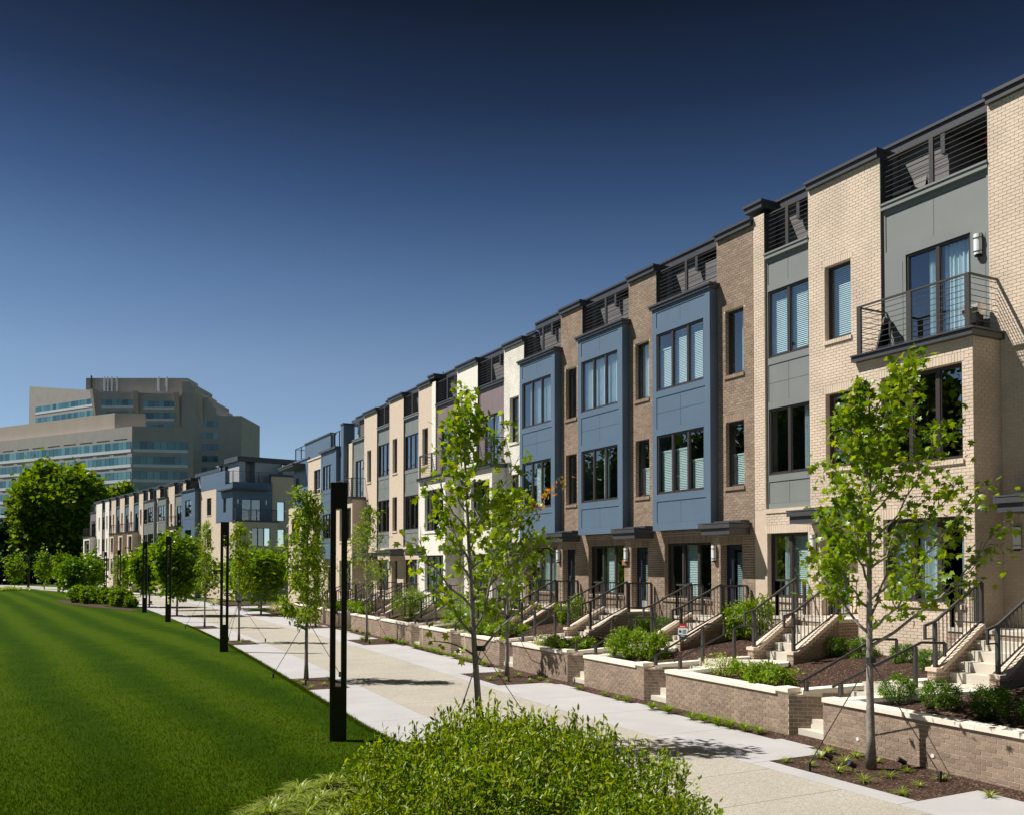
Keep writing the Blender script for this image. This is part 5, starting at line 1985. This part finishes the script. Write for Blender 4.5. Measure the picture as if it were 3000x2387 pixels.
for (x, y, z, s_, lab) in ((15.3, 16.75, .92, .95, 'low bright green shrub behind the second planter wall, left one'), (15.3, 16.2, .92, 1.0, 'low bright green shrub behind the second planter wall, middle one'), (15.3, 15.65, .92, 1.0, 'low bright green shrub at the corner of the second planter wall'),
                           (15.6, 26.1, .92, .9, 'low green shrub behind the shadowed planter wall, left one'), (15.7, 25.5, .92, .9, 'low green shrub behind the shadowed planter wall, middle one'), (15.8, 24.9, .94, .95, 'low green shrub at the near end of the shadowed planter wall'),
                           (15.9, 32.6, .95, 1.2, 'low leafy shrub right of the slim trunk'), (16.1, 31.4, 1.0, 1.2, 'low leafy shrub by the left blue bay steps'), (16.4, 30.6, 1.02, 1.1, 'low leafy shrub between the rails of the middle blue house'),
                           (16.6, 49.0, 1.0, 1.4, 'low leafy shrub right of the near lamp column'), (16.3, 53.2, .9, 1.4, 'low leafy shrub left of the near lamp column'), (16.8, 51.4, .95, 1.3, 'low leafy shrub just behind the near lamp column')):
    shrub('low_shrub', LOW[k % 2], x, y, z, s_, lab, GL, k * .9)
    k += 1
shrub('rusty_shrub', RUS, 15.45, 17.75, .95, 1.1, 'yellowish shrub with rusty tips behind the second planter wall', 'yellowish shrubs in the planters', .3)
shrub('rusty_shrub', RUS, 15.6, 26.85, .92, 1.0, 'yellowish shrub behind the planter wall with the tree shadow', 'yellowish shrubs in the planters', 1.3)
for (x, y, z, s_, lab) in ((16.9, 42.7, .98, 1.15, 'big rounded bush above the planter, left of the leaning maple'), (16.4, 35.3, .9, 1.0, 'big rounded bush behind the leaning maple trunk, left one'), (16.6, 34.1, .95, .95, 'big rounded bush behind the leaning maple trunk, right one')):
    shrub('round_bush', BIGB[k % 2], x, y, z, s_, lab, 'big rounded bushes', k)
    k += 1

# strappy tufts in the mulch
def tuft_mesh(name, n, L, w, m, seed, arch=.8):
    g = np.random.default_rng(seed)
    V, F = [], []
    for i in range(n):
        a = g.uniform(0, 6.28)
        l = L * g.uniform(.6, 1.15)
        e = g.uniform(.55, 1.35)
        d = np.array([math.cos(a), math.sin(a)])
        nrm = np.array([-d[1], d[0]]) * w
        b = len(V)
        for k_ in range(5):
            t = k_ / 4
            r = l * t * math.cos(e) + arch * l * .35 * t * t
            z = l * t * math.sin(e) - arch * l * .55 * t ** 2.2
            c = d * r
            ww = (1 - t ** 2) * 1 + .05
            V.append((c[0] - nrm[0] * ww, c[1] - nrm[1] * ww, z))
            V.append((c[0] + nrm[0] * ww, c[1] + nrm[1] * ww, z))
        for k_ in range(4):
            F.append((b + 2 * k_, b + 2 * k_ + 1, b + 2 * k_ + 3, b + 2 * k_ + 2))
    return np_mesh(name, np.array(V), np.array(F), m)


TUF = [tuft_mesh('tuft%d' % k, 46, .30, .008, 'lily_leaf', 60 + k) for k in range(3)]
FIN = [tuft_mesh('finetuft%d' % k, 150, .30, .005, 'shrub_leaf', 70 + k, .6) for k in range(2)]


def tufts(name, protos, spots, z, smin, smax, cat, group, labels):
    for k, (x, y) in enumerate(spots):
        o = link(name, protos[k % len(protos)], None, (x, y, z), (0, 0, k * 1.7))
        s_ = random.uniform(smin, smax)
        o.scale = (s_, s_, s_)
        lab = labels[k] if isinstance(labels, (list, tuple)) else labels
        tag(o, lab, cat, group)


T0 = [(12.76, 12.9), (12.9, 12.42), (13.6, 12.83), (14.1, 13.1), (12.97, 11.83), (13.65, 12.28), (14.25, 12.55), (12.8, 11.1), (14.25, 12.04), (13.47, 11.12), (12.65, 10.2), (14.1, 11.26), (13.37, 10.43), (14.1, 10.54), (13.74, 9.4)]
tufts('lily_tuft', TUF, T0, -.01, .7, 1.15, 'plant', 'strappy tufts in the front mulch bed', 'strappy yellow green tuft in the mulch around the nearest maple')
T1 = [(14.28, 19.15), (14.3, 18.5), (14.22, 17.5), (14.22, 17.05), (14.25, 16.6), (14.25, 16.15), (14.28, 15.7), (14.32, 15.3)]
tufts('grass_tuft', FIN, T1, 0.02, .9, 1.25, 'plant', 'fine grass tufts below the second planter wall', 'fine bright grass tuft in the mulch strip below the second planter wall')
T2 = [(14.6, 23.2), (14.55, 21.75), (14.45, 21.0), (14.45, 20.55)]
tufts('grass_tuft', FIN, T2, 0.02, .7, 1.0, 'plant', 'fine grass tufts below the third planter wall', 'fine grass tuft in the mulch below the planter with upright shrubs')
T3 = [(13.3, 26.6), (14.0, 27.4), (13.7, 26.2), (14.2, 25.6), (14.6, 27.1), (14.6, 25.1), (14.75, 25.9), (14.5, 28.2)]
tufts('lily_tuft', TUF, T3, 0.0, .7, 1.1, 'plant', 'strappy tufts in the second right hand pit', 'strappy tuft in the mulch around the maple with rusty leaves')
T4 = [(14.9 + .05 * k, 30.3 + .8 * k) for k in range(11)] + [(15.6, 40.2 + .5 * k) for k in range(6)] + [(14.4, 41.6), (14.5, 43.0), (14.9, 43.6), (16.0, 46.5), (16.05, 47.6), (16.1, 48.8), (16.1, 50.0)]
tufts('grass_tuft', FIN, T4, 0.03, .8, 1.4, 'plant', 'grass tufts below the farther planter walls', 'grass tuft in the mulch below the farther planter walls')
T5 = [(7.65, 29.3), (7.62, 28.45), (7.55, 27.3), (8.1, 27.8), (8.65, 29.0), (8.3, 44.3), (8.9, 44.6), (9.3, 45.9), (9.4, 44.2)]
tufts('lily_tuft', TUF, T5, 0.0, .7, 1.0, 'plant', 'strappy tufts in the left hand pits', 'strappy tuft in a mulch pit on the lawn side')
T6 = []
for i in range(46):
    x, y = 2.6 + 2.4 * random.random(), 13.0 + 2.3 * random.random()
    if y - 13 < (x - 2.2) * 1.15 + .1:
        T6.append((x, y))
tufts('liriope_tuft', [tuft_mesh('lirio%d' % k, 70, .42, .009, 'lily_leaf', 80 + k, 1.0) for k in range(3)], T6, 0, .8, 1.15, 'plant', 'variegated liriope beside the hedge', 'arching variegated liriope clump between the lawn and the clipped hedge')
sheet('mulch_bed', [(2.3, 12.2), (2.45, 13.4), (3.3, 14.75), (4.6, 15.4), (6.7, 15.2), (6.7, 4), (3.0, 4)], .02, 'mulch')

# the hedge of loose shrubs in front of the camera
HB = [shrub_proto('hedge', 6200, .98, .74, .088, 'hedge_leaf', 91 + k, upward=.55, nclump=95, clump=.16, shell=.62, stems=14, lift=.80) for k in range(2)]
TIP = []
for k_ in range(2):
    g = np.random.default_rng(500 + k_)
    P = []
    U = []
    mbt = MB()
    for i in range(85):
        a, r = g.uniform(0, 6.28), .85 * math.sqrt(g.random())
        z0 = .80 + .72 * math.sqrt(max(0, 1 - (r / .98) ** 2))
        L = g.uniform(.12, .34)
        tip = np.array([math.cos(a) * (r + .06), math.sin(a) * (r + .06), z0 + L])
        b0 = np.array([math.cos(a) * r, math.sin(a) * r, z0 - .1])
        mbt.tube([tuple(b0), tuple(tip)], [.005, .002], 3)
        for t in np.linspace(.2, 1, 9):
            P.append(b0 + (tip - b0) * t)
    TIP.append((leaf_mesh('tips%d' % k_, np.array(P), .085, (OVAL_V, OVAL_F), 'hedge_leaf', droop=-.9, jitter=.75), mbt.mesh('tipstems%d' % k_, 'dark_bark')))
HL = ['hedge shrub at the left end, in front of the near lamp column', 'hedge shrub second from the left, lawn side', 'hedge shrub with tall tips, in front of the leaning maple trunk', 'hedge shrub in the middle of the row', 'hedge shrub right of the leaning maple trunk',
      'hedge shrub toward the right, over the exposed aggregate paving', 'hedge shrub at the right end with loose sprigs', 'hedge shrub at the bottom edge, middle', 'hedge shrub at the bottom edge, left side', 'hedge shrub at the bottom edge, right side']
HP = [(4.2, 10.45, .95, .97), (4.95, 10.35, .98, 1.0), (5.55, 11.1, 1.02, 1.06), (4.9, 9.3, 1.0, .98), (5.95, 10.0, 1.0, 1.04), (6.2, 8.9, .98, .92), (5.85, 7.7, .95, .74), (5.2, 8.1, 1.0, .85), (4.3, 9.0, .95, .92), (5.0, 6.9, .95, .66)]
for k_, ((x, y, s_, sz), lab) in enumerate(zip(HP, HL)):
    o = shrub('hedge_shrub', HB[k_ % 2], x, y, 0, s_, lab, 'loose hedge shrubs in the foreground', k_ * 1.1, sz=sz)
    t = TIP[k_ % 2]
    link('shoot_leaves', t[0], o)
    link('shoot_stem', t[1], o)

# kidney bed shrubs and the multi stemmed shrub behind them
for k_, (x, y, s_, lab) in enumerate(((4.3, 100.2, 1.35, 'rounded shrub at the left end of the kidney bed'), (5.2, 97, 1.3, 'rounded shrub second from left in the kidney bed'), (6.1, 96.2, 1.25, 'rounded shrub third from left in the kidney bed'), (6.75, 90.6, 1.35, 'rounded shrub fourth from left in the kidney bed'),
                                  (7.2, 88, 1.3, 'rounded shrub near the right end of the kidney bed'), (7.9, 86.6, .8, 'small shrub alone at the right end of the kidney bed'))):
    shrub('round_bush', FARB, x, y, 0, s_ * .85, lab, 'rounded shrubs in the kidney bed', k_)
T_ = round_tree('broad multi stemmed shrub with reddish underside, rising from the kidney bed', 4.7, 107, 3.0, 1.9, 1.7, 2600, .26, 'boxwood_leaf', 401, .10, name='large_shrub', clump=.25)
for k_ in range(26):
    x, y = random.uniform(-7, .4), random.uniform(148, 160)
    if k_ < 20:
        o = link('ornamental_grass', TUF[k_ % 3], None, (x - (y - 148) * .1, y, 0), (0, 0, k_), (5.2, 5.2, 4.2))
        o.data = TUF[k_ % 3]
        tag(o, 'pale ornamental grass clump at the far left edge of the lawn', 'plant', 'pale grasses at the lawn edge')
G_ = tuft_mesh('palegrass', 160, 1.5, .012, 'pale_grass_leaf', 88, .9)
for (x, y, lab) in ((17.3, 73.5, 'pale feathery grass clump on the bank by the blue corner house'), (17.8, 75.3, 'pale feathery grass clump behind the round crowned tree'), (15.2, 88.2, 'pale grass clump at the edge of the cross path')):
    tag(link('ornamental_grass', G_, None, (x, y, 0), (0, 0, x)), lab, 'plant', 'pale feathery grasses')


# ------------------------------------------------------------------ small things
def ground_spot(x, y, rz, label):
    o = empty('ground_spotlight', (x, y, -.01), label, 'spotlight', 'small ground spotlights', rz)
    MB().bar((0, 0, -.05), (0, 0, .10), .02).build('spike', 'black_plastic', o)
    MB().tube([(-.05, 0, .10), (.09, 0, .17)], [.045, .055], 10).build('housing', 'lamp_metal', o)
    MB().tube([(.09, 0, .17), (.094, 0, .172)], [.04, .04], 10).build('lens', 'chrome', o)


ground_spot(13.45, 12.45, 2.2, 'small black ground spotlight left of the nearest maple')
ground_spot(14.3, 11.5, 2.6, 'small ground spotlight with pale face, right of the nearest maple')
ground_spot(13.27, 11.75, 3.0, 'tiny ground spotlight at the foot of the guy strap')
for (px, y, lab) in ((14.58, 12.75, 'round white niche light low in the long planter wall, left one'), (14.5, 11.0, 'round niche light low in the long planter wall, right one')):
    o = MB().tube([(-.012, 0, 0), (.02, 0, 0)], [.036, .036], 12).build('niche_light', 'opal_glass', None, (wall_x(y), y, .30))
    tag(o, lab, 'light', 'niche lights in the planter wall')

# yard sign: octagonal plate with red head, white field and navy foot, its print too small to read
Y_ = empty('yard_sign', (16.85, 21.1, 1.12), 'small octagonal yard sign, red, white and navy, on a thin stake', 'sign')
Y_.rotation_euler = (0, 0, R(-62))
MB().bar((0, .02, -.05), (0, .02, .62), .022).build('stake', 'lamp_metal', Y_)


def plate(x0, x1, z0, z1, c0, c1, y, name, m):
    pts = [(-x1, y, z0), (x1, y, z0), (x0, y, z1), (-x0, y, z1)]
    return MB().prism(pts, (0, .006, 0)).build(name, m, Y_)


plate(.075, .145, .80, .92, 0, 0, -.003, 'red_head', 'sign_red')
plate(.145, .145, .60, .80, 0, 0, -.003, 'white_field', 'sign_white')
plate(.145, .085, .51, .60, 0, 0, -.003, 'navy_foot', 'sign_navy')
MB().box(-.08, .08, -.006, -.0035, .825, .85).build('print_line', 'sign_white', Y_)
for zz in (.64, .67, .70, .73):
    MB().box(.0, .11, -.006, -.0035, zz, zz + .012).build('print_line', 'sign_navy', Y_)
MB().box(-.11, -.04, -.006, -.0035, .66, .73).build('print_block', 'sign_navy', Y_)
MB().box(-.06, .06, -.006, -.0035, .555, .575).build('print_line', 'sign_white', Y_)

o = MB().box(-.03, .03, -.16, .16, -.1, .1)
o = o.build('wall_plaque', 'copper', None, (19.77, 28.15, 3.85))
tag(o, 'copper coloured wall ornament beside the middle blue house door', 'plaque')
for (y, z, lab) in ((20.6, 2.35, 'dark vent on the brick beside the right hand blue house door'), (25.85, 2.55, 'dark vent on brick left of the yard sign')):
    o = MB().tube([(-.03, 0, 0), (0, 0, 0)], [.07, .07], 10).build('wall_vent', 'lamp_metal', None, (19.79, y, z))
    tag(o, lab, 'vent', 'small round wall vents')
o = empty('deck_chair', (20.25, 15.9, 13.1), 'dark chair on the roof deck of the nearest house', 'chair')
MB().box(-.3, .3, -.28, .28, .34, .42).build('seat', 'black_plastic', o)
MB().prism([(.22, -.28, .42), (.28, -.28, .42), (.42, -.28, .98), (.36, -.28, .98)], (0, .56, 0)).build('backrest', 'black_plastic', o)
for sx in (-.26, .26):
    for sy in (-.25, .25):
        MB().box(sx - .025, sx + .025, sy - .025, sy + .025, 0, .34).build('leg', 'black_plastic', o)
bpy.ops.mesh.primitive_uv_sphere_add(segments=16, ring_count=10, radius=.15, location=(20.9, 14.05, 14.25))
o = bpy.context.object
o.name = 'deck_lantern'
o.data.materials.append(M['red_gloss'])
tag(o, 'glossy red round lantern on the roof terrace of the nearest house', 'lantern')
G = empty('grill', (19.55, 13.62, 9.13), 'small chrome lidded grill on the balcony corner', 'grill')
MB().box(-.14, .14, -.14, .14, 0, .5).build('stand', 'black_plastic', G)
MB().tube([(0, -.2, .62), (0, .2, .62)], [.17, .17], 12).build('lid', 'chrome', G)
F_ = empty('folding_chair', (19.6, 16.1, 9.13), 'folded dark chair leaning in the far corner of the balcony', 'chair')
MB().bar((-.25, .05, 0), (.1, .05, 1.0), .05, .35).build('frame', 'black_plastic', F_)
MB().bar((-.05, -.1, 0), (.12, .02, .9), .04, .3).build('seat', 'railing_metal', F_)
U = empty('parasol', (20.8, 47.6, 12.5), 'closed blue parasol on the roof deck past the white houses', 'parasol')
MB().tube([(0, 0, 0), (0, 0, 2.35)], [.025, .025], 6).build('pole', 'chrome', U)
MB().tube([(0, 0, 1.0), (0, 0, 1.3), (0, 0, 2.3)], [.10, .13, .03], 8).build('canopy', 'blue_panel', U)


# ------------------------------------------------------------------ office towers in the distance
def pane_mesh(m):
    key = 'pane:' + m
    if key not in bpy.data.meshes:
        MB().box(-.5, .5, -.5, .5, -.5, .5).mesh(key, m)
    return bpy.data.meshes[key]


def office_face(H, P, a, L, z0, rows, pitch, glass_h, pane_w, u0, u1, white=True, stone='office_stone', top=None, white_h=None):
    """horizontal bands on a face starting at P, running along a for L; panes one by one"""
    t = Vector((math.cos(a), math.sin(a), 0))
    n_ = Vector((t.y, -t.x, 0))                        # outwards
    for r in range(rows):
        zb = z0 + r * pitch
        n = max(1, round((u1 - u0) / pane_w))
        w = (u1 - u0) / n
        for k in range(n):
            c = P + t * (u0 + (k + .5) * w) + n_ * .03
            link('pane', pane_mesh('office_glass'), H, (c.x, c.y, zb + glass_h / 2), (0, 0, a), (w - .12, .12, glass_h))
        if white:
            wb = MB()
            p, q = P + t * u0 + n_ * .1, P + t * u1 + n_ * .1
            hh = white_h or (pitch - glass_h) * .42
            wb.prism([(p.x, p.y, zb - hh), (q.x, q.y, zb - hh), (q.x - n_.x * .3, q.y - n_.y * .3, zb - hh), (p.x - n_.x * .3, p.y - n_.y * .3, zb - hh)], (0, 0, hh - .02))
            wb.build('spandrel', 'office_white', H)


OB = empty('office_building', (0, 0, 0), 'lower office block with teal ribbon windows and pale bands', 'office building')
Pc = Vector((23.4, 259.3, 0))
aL = math.pi / 2 + math.asin(.0)                        # left face runs away to the left
dL = Vector((math.cos(YAW) * -math.sin(R(60.5)) + math.sin(YAW) * math.cos(R(60.5)), -math.sin(YAW) * -math.sin(R(60.5)) + math.cos(YAW) * math.cos(R(60.5)), 0))
dR = Vector((math.cos(YAW) * math.sin(R(80)) + math.sin(YAW) * math.cos(R(80)), -math.sin(YAW) * math.sin(R(80)) + math.cos(YAW) * math.cos(R(80)), 0))
LL, LR = 90.0, 15.6
b_ = MB()
q_ = [Pc, Pc + dR * LR, Pc + dR * LR + dL * LL, Pc + dL * LL]
b_.prism([(v.x, v.y, 0) for v in q_], (0, 0, 40.6))
b_.build('block', 'office_stone', OB)
ph = MB()
c0 = Pc + dL * 12 + dR * 3
qq = [c0, c0 + dR * 8, c0 + dR * 8 + dL * 74, c0 + dL * 74]
ph.prism([(v.x, v.y, 40.6) for v in qq], (0, 0, 4.6))
ph.build('penthouse', 'office_stone_light', OB)
office_face(OB, Pc + dL * LL, math.atan2(-dL.y, -dL.x), LL, 18.6, 5, 4.0, 2.05, 1.75, 6, LL - .3)
office_face(OB, Pc, math.atan2(dR.y, dR.x), LR, 6.6, 8, 4.0, 2.05, 1.75, .3, LR - 1.4)
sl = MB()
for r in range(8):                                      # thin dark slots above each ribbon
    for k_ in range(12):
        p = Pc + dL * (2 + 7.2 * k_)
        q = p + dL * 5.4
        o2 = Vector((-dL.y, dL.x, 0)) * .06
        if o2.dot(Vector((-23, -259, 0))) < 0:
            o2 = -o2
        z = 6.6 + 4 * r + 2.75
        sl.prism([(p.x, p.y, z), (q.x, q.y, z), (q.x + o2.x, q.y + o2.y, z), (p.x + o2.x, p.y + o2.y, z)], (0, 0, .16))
o = sl.build('dark_slots', 'dark_trim', OB)
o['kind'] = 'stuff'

OT = empty('office_building', (0, 0, 0), 'tall stepped office tower with sawtooth bays, behind the lower block', 'office building')
dT = (Vector((60.6, 307.5, 0)) - Vector((18.9, 329.6, 0))).normalized()      # the tower front, nearly square to the view
nT = Vector((dT.y, -dT.x, 0))
bays = [(Vector((-1.1, 362.9, 0)), Vector((18.9, 329.6, 0)), 67.0, 61.6), (Vector((18.9, 329.6, 0)), Vector((31.3, 323.1, 0)), 61.2, 60.9), (Vector((31.3, 323.1, 0)), Vector((43.3, 316.7, 0)), 60.9, 60.4), (Vector((43.3, 316.7, 0)), Vector((50.2, 313.0, 0)), 60.2, 59.6)]
for k_, (p, q, z0, z1) in enumerate(bays):
    d = (q - p)
    L_ = d.length
    d.normalize()
    n_ = Vector((d.y, -d.x, 0))
    far_ = Vector((-n_.x, -n_.y, 0)) * 24
    bb = MB()
    out_ = n_ * (2.2 if k_ else 0)
    # each bay leans out towards its right end, ending in a pale fin
    ring = [p, q + out_ * .0, q + far_, p + far_]
    i = 0
    bb.v = [(v.x, v.y, 0) for v in ring] + [(ring[0].x, ring[0].y, z0), (ring[1].x, ring[1].y, z1), (ring[2].x, ring[2].y, z1), (ring[3].x, ring[3].y, z0)]
    bb.f = [(0, 3, 2, 1), (4, 5, 6, 7), (0, 1, 5, 4), (1, 2, 6, 5), (2, 3, 7, 6), (3, 0, 4, 7)]
    bb.build('bay_block', 'office_stone', OT)
    fn = MB()
    w_ = d * 1.6
    zt = z1 + .3
    zb = zt - 12
    fn.v = [(*(q - w_)[:2], zt), (*q[:2], zt), (*(q + n_ * 1.8)[:2], zt), (*(q + n_ * 1.8 - w_)[:2], zt), (*(q - w_ * .4)[:2], zb), (*q[:2], zb)]
    fn.f = [(0, 1, 2, 3), (0, 3, 4), (3, 2, 5, 4), (2, 1, 5), (0, 4, 5, 1)]
    fn.build('fin', 'office_stone_light', OT)
    a = math.atan2(d.y, d.x)
    office_face(OT, p, a, L_, min(z0, z1) - 4.2 - 3.86 * 5, 6, 3.86, 1.9, 1.7, L_ * .10, L_ - 1.9, white_h=.8)
cr = MB()
o1, o2 = Vector((13.9, 332.3, 0)) - nT * 4, Vector((44.2, 316.2, 0)) - nT * 4
cr.prism([(*o1[:2], 58), (*o2[:2], 58), (*(o2 - nT * 10)[:2], 58), (*(o1 - nT * 10)[:2], 58)], (0, 0, 8.6))
cr.build('crown_block', 'office_stone', OT)
for (p, q, z) in (((43.9, 316.3), (46.4, 315.0), 64.4), ((46.2, 315.1), (47.8, 314.3), 62.2), ((47.6, 314.4), (49.8, 313.2), 60.2), ((49.6, 313.4), (51.7, 312.2), 59.2), ((51.5, 312.3), (52.9, 311.6), 57.3), ((52.7, 311.7), (54.0, 311.0), 55.6), ((48.0, 314.2), (61.4, 307.0), 53.2)):
    p, q = Vector((*p, 0)) + nT * .4, Vector((*q, 0)) + nT * .4
    sb_ = MB()
    sb_.prism([(*p[:2], 0), (*q[:2], 0), (*(q - nT * 22)[:2], 0), (*(p - nT * 22)[:2], 0)], (0, 0, z))
    sb_.build('step_block', 'office_stone', OT)
pS = Vector((48.0, 314.2, 0)) + nT * .42
office_face(OT, pS, math.atan2(dT.y, dT.x), 15, 22.5, 8, 3.86, 2.0, 1.75, 2.2, 7.6, white=False)
for k_, u in enumerate((.06, .19, .22, .26, .31, .72, .80)):
    c = o1.lerp(o2, u) + nT * .5
    MB().box(c.x - .25, c.x + .25, c.y - .25, c.y + .25, 62 if k_ else 58, 66.9 if k_ else 67.3).build('antenna_panel', 'office_white' if k_ else 'dark_trim', OT)
